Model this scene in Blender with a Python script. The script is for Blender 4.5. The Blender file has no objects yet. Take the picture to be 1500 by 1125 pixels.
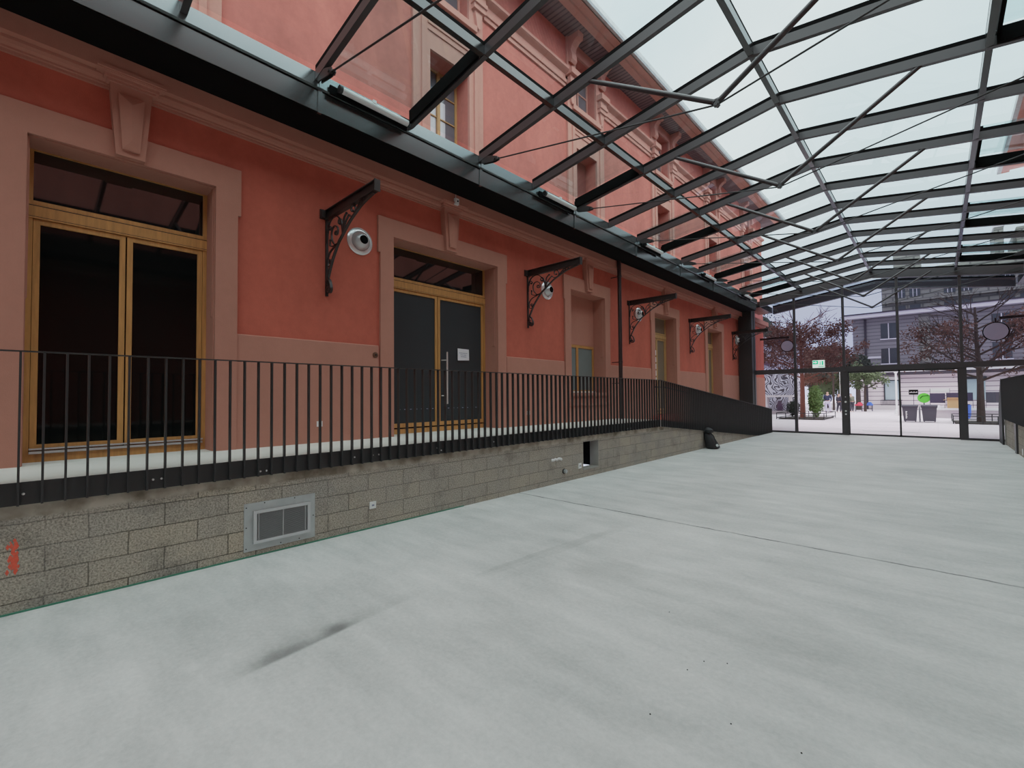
import bpy, bmesh, math, random
from mathutils import Vector, Matrix
random.seed(7)
S = bpy.context.scene
COL = S.collection
PI = math.pi

# ------------------------------------------------------------------ materials
def _mat(name):
    m = bpy.data.materials.new(name); m.use_nodes = True
    nt = m.node_tree; nt.nodes.clear()
    out = nt.nodes.new('ShaderNodeOutputMaterial')
    return m, nt, out
def N(nt, t, **k):
    n = nt.nodes.new(t)
    for a, v in k.items():
        if a.startswith('i_'):
            key = a[2:].replace('_', ' ')
            n.inputs[key].default_value = v
        else: setattr(n, a, v)
    return n
def L(nt, a, b): nt.links.new(a, b)
def math_(nt, op, a, b=None, clamp=False):
    n = nt.nodes.new('ShaderNodeMath'); n.operation = op; n.use_clamp = clamp
    for i, v in enumerate((a, b)):
        if v is None: continue
        if isinstance(v, (int, float)): n.inputs[i].default_value = v
        else: nt.links.new(v, n.inputs[i])
    return n.outputs[0]
def mixc(nt, fac, a, b, mode='MIX'):
    n = nt.nodes.new('ShaderNodeMix'); n.data_type = 'RGBA'; n.blend_type = mode
    for s, v in ((n.inputs[0], fac), (n.inputs[6], a), (n.inputs[7], b)):
        if isinstance(v, (int, float)): s.default_value = v
        elif isinstance(v, tuple): s.default_value = (*v[:3], 1)
        else: nt.links.new(v, s)
    return n.outputs[2]
def pbr(name, col, rough=.6, metal=0., spec=.5, var=.12, scale=3., bump=0., bscale=60., emit=None, fine=0.):
    m, nt, out = _mat(name)
    p = N(nt, 'ShaderNodeBsdfPrincipled'); L(nt, p.outputs[0], out.inputs[0])
    p.inputs['Roughness'].default_value = rough; p.inputs['Metallic'].default_value = metal
    p.inputs['Specular IOR Level'].default_value = spec
    geo = N(nt, 'ShaderNodeNewGeometry')
    if var > 0:
        n = N(nt, 'ShaderNodeTexNoise', i_Scale=scale, i_Detail=5.); L(nt, geo.outputs['Position'], n.inputs['Vector'])
        f = n.outputs['Fac']
        if fine:
            n2 = N(nt, 'ShaderNodeTexNoise', i_Scale=bscale, i_Detail=3.); L(nt, geo.outputs['Position'], n2.inputs['Vector'])
            f = math_(nt, 'ADD', math_(nt, 'MULTIPLY', f, 1 - fine), math_(nt, 'MULTIPLY', n2.outputs['Fac'], fine))
        c = mixc(nt, f, tuple(x * (1 - var) for x in col), tuple(min(1, x * (1 + var)) for x in col))
        # wider contrast
        L(nt, c, p.inputs['Base Color'])
    else: p.inputs['Base Color'].default_value = (*col, 1)
    if bump:
        n = N(nt, 'ShaderNodeTexNoise', i_Scale=bscale, i_Detail=4.); L(nt, geo.outputs['Position'], n.inputs['Vector'])
        b = N(nt, 'ShaderNodeBump', i_Strength=bump, i_Distance=.01); L(nt, n.outputs['Fac'], b.inputs['Height']); L(nt, b.outputs[0], p.inputs['Normal'])
    if emit:
        p.inputs['Emission Color'].default_value = (*col, 1); p.inputs['Emission Strength'].default_value = emit
    return m
def glass(name, tint, refl=1.0, rough=.0):
    m, nt, out = _mat(name)
    t = N(nt, 'ShaderNodeBsdfTransparent'); t.inputs[0].default_value = (*tint, 1)
    g = N(nt, 'ShaderNodeBsdfGlossy'); g.inputs['Roughness'].default_value = rough; g.inputs[0].default_value = (.9, .95, .95, 1)
    lw = N(nt, 'ShaderNodeLayerWeight', i_Blend=.5)
    mx = N(nt, 'ShaderNodeMixShader')
    sch = math_(nt, 'ADD', math_(nt, 'MULTIPLY', math_(nt, 'POWER', lw.outputs['Facing'], 5.), .9), .05)
    L(nt, math_(nt, 'MULTIPLY', sch, refl, True), mx.inputs[0]); L(nt, t.outputs[0], mx.inputs[1]); L(nt, g.outputs[0], mx.inputs[2])
    L(nt, mx.outputs[0], out.inputs[0])
    return m

def plaster(name, col, mott=.16):
    m, nt, out = _mat(name)
    p = N(nt, 'ShaderNodeBsdfPrincipled', i_Roughness=.9); L(nt, p.outputs[0], out.inputs[0])
    p.inputs['Specular IOR Level'].default_value = .25
    geo = N(nt, 'ShaderNodeNewGeometry')
    mp = N(nt, 'ShaderNodeMapping'); mp.inputs['Scale'].default_value = (1, 1, .45); L(nt, geo.outputs['Position'], mp.inputs[0])
    n1 = N(nt, 'ShaderNodeTexNoise', i_Scale=1.6, i_Detail=6., i_Roughness=.62); L(nt, mp.outputs[0], n1.inputs['Vector'])
    n2 = N(nt, 'ShaderNodeTexNoise', i_Scale=9., i_Detail=5., i_Roughness=.7); L(nt, geo.outputs['Position'], n2.inputs['Vector'])
    f = math_(nt, 'ADD', math_(nt, 'MULTIPLY', n1.outputs['Fac'], .65), math_(nt, 'MULTIPLY', n2.outputs['Fac'], .35))
    r = N(nt, 'ShaderNodeMapRange'); r.inputs[1].default_value = .32; r.inputs[2].default_value = .68; L(nt, f, r.inputs[0])
    c = mixc(nt, r.outputs[0], tuple(x * (1 - mott) for x in col), tuple(x * (1 + mott) for x in col))
    L(nt, c, p.inputs['Base Color'])
    n3 = N(nt, 'ShaderNodeTexNoise', i_Scale=110., i_Detail=3.); L(nt, geo.outputs['Position'], n3.inputs['Vector'])
    b = N(nt, 'ShaderNodeBump', i_Strength=.25, i_Distance=.006); L(nt, n3.outputs['Fac'], b.inputs['Height']); L(nt, b.outputs[0], p.inputs['Normal'])
    return m

def wood(name, col):
    m, nt, out = _mat(name)
    p = N(nt, 'ShaderNodeBsdfPrincipled', i_Roughness=.5); L(nt, p.outputs[0], out.inputs[0])
    geo = N(nt, 'ShaderNodeNewGeometry')
    mp = N(nt, 'ShaderNodeMapping'); mp.inputs['Scale'].default_value = (40, 14, 1.6); L(nt, geo.outputs['Position'], mp.inputs[0])
    n = N(nt, 'ShaderNodeTexNoise', i_Scale=1.6, i_Detail=6., i_Roughness=.65); L(nt, mp.outputs[0], n.inputs['Vector'])
    r = N(nt, 'ShaderNodeMapRange'); r.inputs[1].default_value = .3; r.inputs[2].default_value = .7; L(nt, n.outputs['Fac'], r.inputs[0])
    c = mixc(nt, r.outputs[0], tuple(x * .72 for x in col), tuple(x * 1.15 for x in col))
    L(nt, c, p.inputs['Base Color'])
    return m

def floor_mat():
    m, nt, out = _mat('polished_concrete')
    p = N(nt, 'ShaderNodeBsdfPrincipled', i_Roughness=.62); L(nt, p.outputs[0], out.inputs[0])
    p.inputs['Specular IOR Level'].default_value = .35
    geo = N(nt, 'ShaderNodeNewGeometry'); P = geo.outputs['Position']
    def noise(scale, sc=(1, 1, 1), det=5., rough=.6):
        mp = N(nt, 'ShaderNodeMapping'); mp.inputs['Scale'].default_value = sc; L(nt, P, mp.inputs[0])
        n = N(nt, 'ShaderNodeTexNoise', i_Scale=scale, i_Detail=det, i_Roughness=rough); L(nt, mp.outputs[0], n.inputs['Vector'])
        return n
    big = noise(.7, (1, 1.0, 1)); mid = noise(2.6, (.6, 1.6, 1), 7., .68); strk = noise(1.2, (.5, 3.0, 1), 6.); fine = noise(30., (1, 1, 1), 7., .75)
    f = math_(nt, 'ADD', math_(nt, 'MULTIPLY', big.outputs['Fac'], .35), math_(nt, 'MULTIPLY', mid.outputs['Fac'], .3))
    f = math_(nt, 'ADD', f, math_(nt, 'MULTIPLY', strk.outputs['Fac'], .2))
    f = math_(nt, 'ADD', f, math_(nt, 'MULTIPLY', fine.outputs['Fac'], .30))
    r = N(nt, 'ShaderNodeMapRange'); r.inputs[1].default_value = .44; r.inputs[2].default_value = .71; L(nt, f, r.inputs[0])
    base = mixc(nt, r.outputs[0], (.42, .42, .41), (.68, .672, .65))
    # warp for the stains
    wn = noise(3.2, det=6.)
    vs = N(nt, 'ShaderNodeVectorMath', operation='SUBTRACT'); L(nt, wn.outputs['Color'], vs.inputs[0]); vs.inputs[1].default_value = (.5, .5, .5)
    vm = N(nt, 'ShaderNodeVectorMath', operation='SCALE'); vm.inputs['Scale'].default_value = .22; L(nt, vs.outputs[0], vm.inputs[0])
    va = N(nt, 'ShaderNodeVectorMath', operation='ADD'); L(nt, P, va.inputs[0]); L(nt, vm.outputs[0], va.inputs[1])
    va2 = N(nt, 'ShaderNodeVectorMath', operation='ADD'); L(nt, P, va2.inputs[0])
    vm2 = N(nt, 'ShaderNodeVectorMath', operation='SCALE'); vm2.inputs['Scale'].default_value = .06; L(nt, vs.outputs[0], vm2.inputs[0]); L(nt, vm2.outputs[0], va2.inputs[1])
    tot = None
    sq = N(nt, 'ShaderNodeSeparateXYZ'); L(nt, P, sq.inputs[0])
    ex = math_(nt, 'ADD', sq.outputs[0], math_(nt, 'MULTIPLY', sq.outputs[1], .115))
    edge = N(nt, 'ShaderNodeMapRange', interpolation_type='SMOOTHSTEP'); edge.inputs[1].default_value = -2.835; edge.inputs[2].default_value = -2.875; L(nt, ex, edge.inputs[0])
    ST = [  # cx, cy, half x, half y, rot deg, strength, soft start, wobble
        (-3.00, 1.12, .14, .34, 6, .34, .0, 2), (-3.06, 1.50, .17, .24, 6, .42, .0, 2), (-3.06, 1.30, .26, .66, 6, .22, .0, 2), (-3.12, 1.9, .2, .5, 6, .12, .0, 2),
        (-2.94, 3.75, .10, 1.15, -5, .085, .7, 1), (-3.02, 3.3, .05, .62, -4, .06, .6, 1), (-2.86, 4.6, .12, .75, -5, .06, .5, 0), (-2.8, 3.3, .13, .5, -4, .05, .3, 0),
        (-1.65, 2.22, .62, .15, 2, .07, .2, 0), (-2.3, 2.35, .45, .22, -20, .07, .2, 0), (-1.15, 2.05, .4, .2, 10, .08, .1, 0), (-1.7, 2.35, .7, .3, 5, .05, .0, 0),
        (-1.45, 3.55, 1.25, .50, -3, .09, .75, 0), (-.3, 3.3, .9, .42, 3, .07, .5, 0), (-2.25, 3.7, .5, .3, 0, .07, .5, 0),
        (-.2, 4.9, 1.3, .06, -2, .08, .3, 0), (-.9, 1.8, .5, .25, 0, .07, .2, 0), (.4, 2.8, .8, .3, 10, .06, .3, 0),
        (-.1, 7.4, 1.2, .35, 0, .06, .3, 0), (-1.2, 10., 1.6, .5, 0, .05, .3, 0), (.2, 12.5, 1.2, .6, 0, .05, .3, 0),
        (-3.3, .70, .10, .16, 20, -.10, .2, 0), (-3.5, .3, .3, .3, 20, -.05, .2, 0), (-2.0, 3.2, .6, .05, 3, -.06, .3, 0), (-3.9, 4.8, .9, .7, 0, -.04, .2, 0)]
    for cx, cy, hx, hy, rot, st, soft, wob in ST:
        mp = N(nt, 'ShaderNodeMapping', vector_type='TEXTURE')
        mp.inputs['Location'].default_value = (cx, cy, 0); mp.inputs['Rotation'].default_value = (0, 0, math.radians(rot)); mp.inputs['Scale'].default_value = (hx, hy, 1)
        L(nt, (va2 if wob == 1 else va).outputs[0], mp.inputs[0])
        ln = N(nt, 'ShaderNodeVectorMath', operation='LENGTH'); 
        mz = N(nt, 'ShaderNodeVectorMath', operation='MULTIPLY'); mz.inputs[1].default_value = (1, 1, 0); L(nt, mp.outputs[0], mz.inputs[0]); L(nt, mz.outputs[0], ln.inputs[0])
        mr = N(nt, 'ShaderNodeMapRange', interpolation_type='SMOOTHSTEP'); mr.inputs[1].default_value = 1.0; mr.inputs[2].default_value = soft
        mr.inputs[3].default_value = 0.; mr.inputs[4].default_value = st; L(nt, ln.outputs['Value'], mr.inputs[0])
        mo = math_(nt, 'MULTIPLY', mr.outputs[0], edge.outputs[0]) if wob == 2 else mr.outputs[0]
        tot = mo if tot is None else math_(nt, 'ADD', tot, mo)
    # slab joint
    sep = N(nt, 'ShaderNodeSeparateXYZ'); L(nt, va2.outputs[0], sep.inputs[0])
    sepP = N(nt, 'ShaderNodeSeparateXYZ'); L(nt, P, sepP.inputs[0])
    yy = math_(nt, 'ADD', sepP.outputs[1], math_(nt, 'MULTIPLY', math_(nt, 'SUBTRACT', sep.outputs[1], sepP.outputs[1]), 1.4))
    d = math_(nt, 'ABSOLUTE', math_(nt, 'SUBTRACT', yy, 5.60))
    mr = N(nt, 'ShaderNodeMapRange', interpolation_type='SMOOTHSTEP'); mr.inputs[1].default_value = .028; mr.inputs[2].default_value = .004; mr.inputs[3].default_value = 0; mr.inputs[4].default_value = .8
    L(nt, d, mr.inputs[0])
    jn = noise(2.2, (1, .1, 1)); jr = N(nt, 'ShaderNodeMapRange'); jr.inputs[1].default_value = .35; jr.inputs[2].default_value = .6; jr.inputs[3].default_value = .35; jr.inputs[4].default_value = 1.; L(nt, jn.outputs['Fac'], jr.inputs[0])
    tot = math_(nt, 'ADD', tot, math_(nt, 'MULTIPLY', mr.outputs[0], jr.outputs[0]))
    fac = math_(nt, 'SUBTRACT', 1.0, tot)
    sc = N(nt, 'ShaderNodeVectorMath', operation='SCALE'); L(nt, base, sc.inputs[0]); L(nt, fac, sc.inputs['Scale'])
    L(nt, sc.outputs[0], p.inputs['Base Color'])
    b = N(nt, 'ShaderNodeBump', i_Strength=.12, i_Distance=.004); L(nt, fine.outputs['Fac'], b.inputs['Height']); L(nt, b.outputs[0], p.inputs['Normal'])
    rr = N(nt, 'ShaderNodeMapRange'); rr.inputs[3].default_value = .5; rr.inputs[4].default_value = .75; L(nt, mid.outputs['Fac'], rr.inputs[0]); L(nt, rr.outputs[0], p.inputs['Roughness'])
    return m

def block_mat():
    m, nt, out = _mat('concrete_blocks')
    p = N(nt, 'ShaderNodeBsdfPrincipled', i_Roughness=.95); L(nt, p.outputs[0], out.inputs[0])
    p.inputs['Specular IOR Level'].default_value = .15
    geo = N(nt, 'ShaderNodeNewGeometry'); P = geo.outputs['Position']
    sp = N(nt, 'ShaderNodeSeparateXYZ'); L(nt, P, sp.inputs[0])
    cb = N(nt, 'ShaderNodeCombineXYZ'); 
    L(nt, math_(nt, 'ADD', sp.outputs[1], 10.12), cb.inputs[0]); L(nt, math_(nt, 'ADD', sp.outputs[2], .105), cb.inputs[1])
    wn = N(nt, 'ShaderNodeTexNoise', i_Scale=6., i_Detail=4.); L(nt, P, wn.inputs['Vector'])
    vs = N(nt, 'ShaderNodeVectorMath', operation='SCALE'); vs.inputs['Scale'].default_value = .018; L(nt, wn.outputs['Color'], vs.inputs[0])
    va = N(nt, 'ShaderNodeVectorMath', operation='ADD'); L(nt, cb.outputs[0], va.inputs[0]); L(nt, vs.outputs[0], va.inputs[1])
    br = N(nt, 'ShaderNodeTexBrick', offset=.5, offset_frequency=2)
    br.inputs['Scale'].default_value = 1.; br.inputs['Brick Width'].default_value = .5; br.inputs['Row Height'].default_value = .195
    br.inputs['Mortar Size'].default_value = .006; br.inputs['Mortar Smooth'].default_value = .4; br.inputs['Bias'].default_value = -.1
    br.inputs['Color1'].default_value = (.46, .425, .36, 1); br.inputs['Color2'].default_value = (.55, .48, .37, 1); br.inputs['Mortar'].default_value = (.10, .09, .075, 1)
    L(nt, va.outputs[0], br.inputs['Vector'])
    # grey toward the far end, tan near
    n1 = N(nt, 'ShaderNodeTexNoise', i_Scale=1.5, i_Detail=5.); L(nt, P, n1.inputs['Vector'])
    r1 = N(nt, 'ShaderNodeMapRange'); r1.inputs[1].default_value = .4; r1.inputs[2].default_value = .62; L(nt, n1.outputs['Fac'], r1.inputs[0])
    c = mixc(nt, math_(nt, 'MULTIPLY', r1.outputs[0], .45), br.outputs['Color'], (.38, .365, .335))
    gr = N(nt, 'ShaderNodeMapRange'); gr.inputs[1].default_value = 1.6; gr.inputs[2].default_value = 3.2; gr.inputs[4].default_value = .55; L(nt, sp.outputs[1], gr.inputs[0])
    c = mixc(nt, gr.outputs[0], c, mixc(nt, .65, c, (.38, .36, .33)))
    vb = N(nt, 'ShaderNodeTexVoronoi', i_Scale=3.1); L(nt, P, vb.inputs['Vector'])
    c = mixc(nt, .22, c, mixc(nt, vb.outputs['Color'], (.20, .19, .17), (.50, .43, .32)))
    nd = N(nt, 'ShaderNodeTexNoise', i_Scale=2.7, i_Detail=7., i_Roughness=.7); L(nt, P, nd.inputs['Vector'])
    rd = N(nt, 'ShaderNodeMapRange'); rd.inputs[1].default_value = .52; rd.inputs[2].default_value = .68; rd.inputs[4].default_value = .5; L(nt, nd.outputs['Fac'], rd.inputs[0])
    c = mixc(nt, rd.outputs[0], c, (.15, .14, .125))
    # pitted speckle
    vo = N(nt, 'ShaderNodeTexNoise', i_Scale=70., i_Detail=4., i_Roughness=.8); L(nt, P, vo.inputs['Vector'])
    r2 = N(nt, 'ShaderNodeMapRange'); r2.inputs[1].default_value = .35; r2.inputs[2].default_value = .6; r2.inputs[3].default_value = .35; r2.inputs[4].default_value = 1.25; L(nt, vo.outputs['Fac'], r2.inputs[0])
    sc = N(nt, 'ShaderNodeVectorMath', operation='SCALE'); L(nt, c, sc.inputs[0]); L(nt, r2.outputs[0], sc.inputs['Scale'])
    # smooth cement capping
    zz = math_(nt, 'ADD', sp.outputs[2], math_(nt, 'MULTIPLY', n1.outputs['Fac'], .06))
    r3 = N(nt, 'ShaderNodeMapRange'); r3.inputs[1].default_value = .735; r3.inputs[2].default_value = .76; L(nt, zz, r3.inputs[0])
    n4 = N(nt, 'ShaderNodeTexNoise', i_Scale=4., i_Detail=5.); L(nt, P, n4.inputs['Vector'])
    r5 = N(nt, 'ShaderNodeMapRange'); r5.inputs[1].default_value = .35; r5.inputs[2].default_value = .62; L(nt, n4.outputs['Fac'], r5.inputs[0])
    cap = mixc(nt, r5.outputs[0], (.20, .17, .13), (.52, .48, .40))
    c2 = mixc(nt, r3.outputs[0], sc.outputs[0], cap)
    ln = N(nt, 'ShaderNodeMapRange', interpolation_type='SMOOTHSTEP'); ln.inputs[1].default_value = .022; ln.inputs[2].default_value = .004; ln.inputs[4].default_value = .6
    L(nt, math_(nt, 'ABSOLUTE', math_(nt, 'SUBTRACT', zz, .75)), ln.inputs[0])
    c2 = mixc(nt, math_(nt, 'MULTIPLY', ln.outputs[0], rd.outputs[0]), c2, (.06, .045, .035))
    L(nt, c2, p.inputs['Base Color'])
    h = math_(nt, 'SUBTRACT', math_(nt, 'MULTIPLY', vo.outputs['Fac'], .7), br.outputs['Fac'])
    b = N(nt, 'ShaderNodeBump', i_Strength=.6, i_Distance=.012); L(nt, h, b.inputs['Height']); L(nt, b.outputs[0], p.inputs['Normal'])
    return m

def courses_mat(name, c1, c2, row, width, mortar, msize, axis=0, bump=0.):
    m, nt, out = _mat(name)
    p = N(nt, 'ShaderNodeBsdfPrincipled', i_Roughness=.85); L(nt, p.outputs[0], out.inputs[0])
    geo = N(nt, 'ShaderNodeNewGeometry'); sp = N(nt, 'ShaderNodeSeparateXYZ'); L(nt, geo.outputs['Position'], sp.inputs[0])
    cb = N(nt, 'ShaderNodeCombineXYZ'); L(nt, math_(nt, 'ADD', sp.outputs[0 if axis == 9 else axis], 50.), cb.inputs[0])
    L(nt, math_(nt, 'ADD', sp.outputs[1 if axis == 9 else 2], 5.), cb.inputs[1])
    br = N(nt, 'ShaderNodeTexBrick', offset=.5)
    br.inputs['Scale'].default_value = 1.; br.inputs['Brick Width'].default_value = width; br.inputs['Row Height'].default_value = row
    br.inputs['Mortar Size'].default_value = msize; br.inputs['Color1'].default_value = (*c1, 1); br.inputs['Color2'].default_value = (*c2, 1); br.inputs['Mortar'].default_value = (*mortar, 1)
    L(nt, cb.outputs[0], br.inputs['Vector']); L(nt, br.outputs['Color'], p.inputs['Base Color'])
    return m

def paving_mat():
    m, nt, out = _mat('plaza_paving')
    p = N(nt, 'ShaderNodeBsdfPrincipled', i_Roughness=.8); L(nt, p.outputs[0], out.inputs[0])
    geo = N(nt, 'ShaderNodeNewGeometry')
    br = N(nt, 'ShaderNodeTexBrick', offset=.5)
    br.inputs['Scale'].default_value = 1.; br.inputs['Brick Width'].default_value = 1.2; br.inputs['Row Height'].default_value = .6
    br.inputs['Mortar Size'].default_value = .012; br.inputs['Color1'].default_value = (.70, .63, .67, 1); br.inputs['Color2'].default_value = (.78, .71, .75, 1); br.inputs['Mortar'].default_value = (.6, .54, .58, 1)
    L(nt, geo.outputs['Position'], br.inputs['Vector']); L(nt, br.outputs['Color'], p.inputs['Base Color'])
    return m

def mural_mat():
    m, nt, out = _mat('abstract_mural')
    p = N(nt, 'ShaderNodeBsdfPrincipled', i_Roughness=.8); L(nt, p.outputs[0], out.inputs[0])
    geo = N(nt, 'ShaderNodeNewGeometry')
    wn = N(nt, 'ShaderNodeTexNoise', i_Scale=.8, i_Detail=2.); L(nt, geo.outputs['Position'], wn.inputs['Vector'])
    mx = N(nt, 'ShaderNodeVectorMath', operation='SCALE'); mx.inputs['Scale'].default_value = 3.; L(nt, wn.outputs['Color'], mx.inputs[0])
    ad = N(nt, 'ShaderNodeVectorMath', operation='ADD'); L(nt, geo.outputs['Position'], ad.inputs[0]); L(nt, mx.outputs[0], ad.inputs[1])
    w = N(nt, 'ShaderNodeTexWave', i_Scale=1.6, i_Distortion=5., i_Detail=2.); L(nt, ad.outputs[0], w.inputs['Vector'])
    r = N(nt, 'ShaderNodeMapRange'); r.inputs[1].default_value = .34; r.inputs[2].default_value = .46; L(nt, w.outputs['Fac'], r.inputs[0])
    n = N(nt, 'ShaderNodeTexNoise', i_Scale=.45, i_Detail=1.); L(nt, geo.outputs['Position'], n.inputs['Vector'])
    r2 = N(nt, 'ShaderNodeMapRange'); r2.inputs[1].default_value = .36; r2.inputs[2].default_value = .4; L(nt, n.outputs['Fac'], r2.inputs[0])
    c = mixc(nt, r.outputs[0], (.05, .045, .06), (.5, .48, .55))
    c = mixc(nt, r2.outputs[0], (.09, .05, .09), c)
    L(nt, c, p.inputs['Base Color'])
    return m

M = {}
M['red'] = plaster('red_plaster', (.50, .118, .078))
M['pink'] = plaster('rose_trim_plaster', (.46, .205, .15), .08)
M['redhi'] = plaster('glass_hazed_red_plaster', (.60, .215, .175), .2)  # paler copy of the red plaster, roof-glass reflection haze mixed into the colour
M['pinkhi'] = plaster('glass_hazed_rose_plaster', (.62, .33, .275), .1)  # rose trim lightened likewise, the glass haze is in the colour
M['soffit'] = courses_mat('soffit_boards', (.20, .135, .15), (.26, .18, .19), .12, 1.5, (.10, .07, .08), .02, 9)
M['floor'] = floor_mat()
M['block'] = block_mat()
M['slab'] = pbr('white_screed', (.70, .69, .64), .8, var=.06)
M['steel'] = pbr('anthracite_steel', (.046, .042, .045), .34, var=.1, spec=.5)
M['purlin'] = pbr('glossy_anthracite_steel', (.020, .021, .022), .2, var=.08, spec=1.0)
M['gut'] = pbr('anthracite_gutter', (.215, .235, .24), .2, metal=.85, var=.08, scale=1.5)
M['black'] = pbr('black_coated_steel', (.022, .022, .023), .5, var=.1)
M['iron'] = pbr('wrought_iron_brown', (.020, .014, .013), .45, var=.3, scale=20)
M['pipe'] = pbr('brown_downpipe', (.028, .018, .018), .35, var=.1)
M['oak'] = wood('oak_frame', (.56, .27, .082))
M['oaklt'] = wood('pale_oak', (.55, .33, .13))
M['alu'] = pbr('brushed_aluminium', (.62, .63, .64), .35, metal=.7, var=.05)
M['zinc'] = pbr('galvanised_sheet', (.50, .54, .54), .42, metal=.55, var=.28, scale=7)
M['chrome'] = pbr('spun_steel', (.82, .82, .82), .25, metal=.55, var=.04)
M['hole'] = pbr('dark_cavity', (.004, .004, .004), .9, var=0, spec=.1)
M['white'] = pbr('white_plastic', (.78, .79, .78), .4, var=.03)
M['blackpane'] = pbr('black_door_pane', (.004, .005, .005), .05, var=0, spec=.22)
M['dkglass'] = pbr('dark_interior_glass', (.006, .008, .008), .03, var=0, spec=1.0)
M['filmglass'] = pbr('grey_film_glass', (.040, .046, .050), .22, var=.12, scale=1.2, spec=.22)
M['frost'] = pbr('frosted_pane', (.17, .215, .215), .3, var=.2, scale=1.5)
M['tanpane'] = pbr('blind_behind_pane', (.20, .17, .125), .15, var=.1)
M['palepane'] = pbr('pale_pane', (.62, .64, .70), .12, var=.15, scale=2)  # pale pane colour for the timber-framed upper window
M['greypane'] = pbr('upper_pane', (.15, .15, .18), .08, var=.2)
M['roofglass'] = glass('roof_glass', (.865, .95, .955), .8)
M['wallglass'] = glass('upper_end_wall_glass', (.50, .495, .60), .8)
M['sideglass'] = glass('side_end_wall_glass', (.60, .61, .645), .9)
M['doorglass'] = glass('sliding_door_glass', (.93, .885, .93), .5)
M['paper'] = pbr('white_paper', (.80, .80, .84), .8, var=.02)
M['ink'] = pbr('faded_ink', (.25, .27, .38), .8, var=0)
M['sprayred'] = pbr('red_marker_spray', (.75, .12, .07), .9, var=.3, scale=40)
M['green'] = pbr('green_membrane', (.05, .22, .14), .7, var=.3, scale=12)
M['brass'] = pbr('dull_brass', (.16, .08, .05), .4, metal=.5, var=.1)
M['exitg'] = pbr('exit_green', (.02, .50, .22), .4, var=0, emit=.5)
M['exitw'] = pbr('exit_white', (.8, .95, .88), .4, var=0, emit=.5)
M['paving'] = paving_mat()
M['stone'] = courses_mat('striped_stone', (.20, .185, .20), (.235, .215, .23), .34, 40., (.12, .11, .125), .045)
M['stonelow'] = courses_mat('rusticated_base_stone', (.72, .64, .67), (.78, .69, .72), .42, 40., (.24, .2, .22), .035)
M['towerstone'] = courses_mat('tower_cladding', (.20, .195, .175), (.26, .25, .225), .55, 1.4, (.12, .115, .11), .09)
M['fascia'] = pbr('pale_eave', (.60, .57, .62), .6, var=.05)
M['windark'] = pbr('distant_window', (.04, .045, .055), .15, var=.1)
M['winlt'] = pbr('pale_shop_window', (.42, .52, .56), .2, var=.08)
M['dkband'] = pbr('dark_awning', (.03, .022, .035), .7, var=.1)
M['mural'] = mural_mat()
M['bark'] = pbr('dark_bark', (.05, .033, .028), .9, var=.3, scale=8)
M['barkred'] = pbr('reddish_bark', (.13, .045, .03), .9, var=.3, scale=8)
M['leafred'] = pbr('rusty_leaves', (.085, .030, .020), .8, var=.6, scale=2.5)
M['leafbrown'] = pbr('brown_leaves', (.13, .06, .04), .8, var=.6, scale=2.5)
M['leafgreen'] = pbr('dull_green_leaves', (.10, .13, .06), .8, var=.5, scale=2.)
M['leafbright'] = pbr('shrub_leaves', (.11, .19, .05), .7, var=.5, scale=3.)
M['leafdark'] = pbr('dark_evergreen', (.028, .034, .026), .9, var=.5, scale=1.)
M['bin'] = pbr('dark_grey_bin_plastic', (.06, .055, .075), .5, var=.08)
M['card'] = pbr('brown_cardboard', (.52, .33, .17), .85, var=.08)
M['redp'] = pbr('red_plastic', (.75, .06, .10), .5, var=.05)
M['bluep'] = pbr('blue_plastic', (.06, .15, .60), .5, var=.05)
M['greenp'] = pbr('bright_green_disc', (.12, .55, .05), .5, var=.15, scale=6)
M['dkpanel'] = pbr('dark_display_board', (.045, .035, .075), .6, var=.1)
M['wallstone'] = pbr('pale_bench_stone', (.58, .53, .54), .85, var=.08)
M['skin'] = pbr('skin', (.55, .33, .25), .6, var=.03)
M['hair'] = pbr('dark_hair', (.03, .02, .02), .7, var=.1)
M['navy'] = pbr('navy_cloth', (.035, .04, .085), .9, var=.15)
M['lilac'] = pbr('pale_cloth', (.60, .56, .75), .9, var=.05)
M['charcoal'] = pbr('charcoal_cloth', (.05, .045, .06), .9, var=.1)
M['olive'] = pbr('olive_cloth', (.16, .16, .12), .9, var=.1)
M['bag'] = pbr('black_nylon', (.008, .008, .009), .7, var=.2)
M['greydisc'] = pbr('grey_disc_face', (.62, .62, .70), .5, var=.05)
M['recess'] = plaster('concrete_reveal', (.34, .33, .30), .1)
M['soil'] = pbr('planting_bed', (.05, .04, .03), .95, var=.3, scale=9)
M['reddk'] = plaster('shadowed_red_plaster', (.30, .10, .085), .1)

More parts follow.
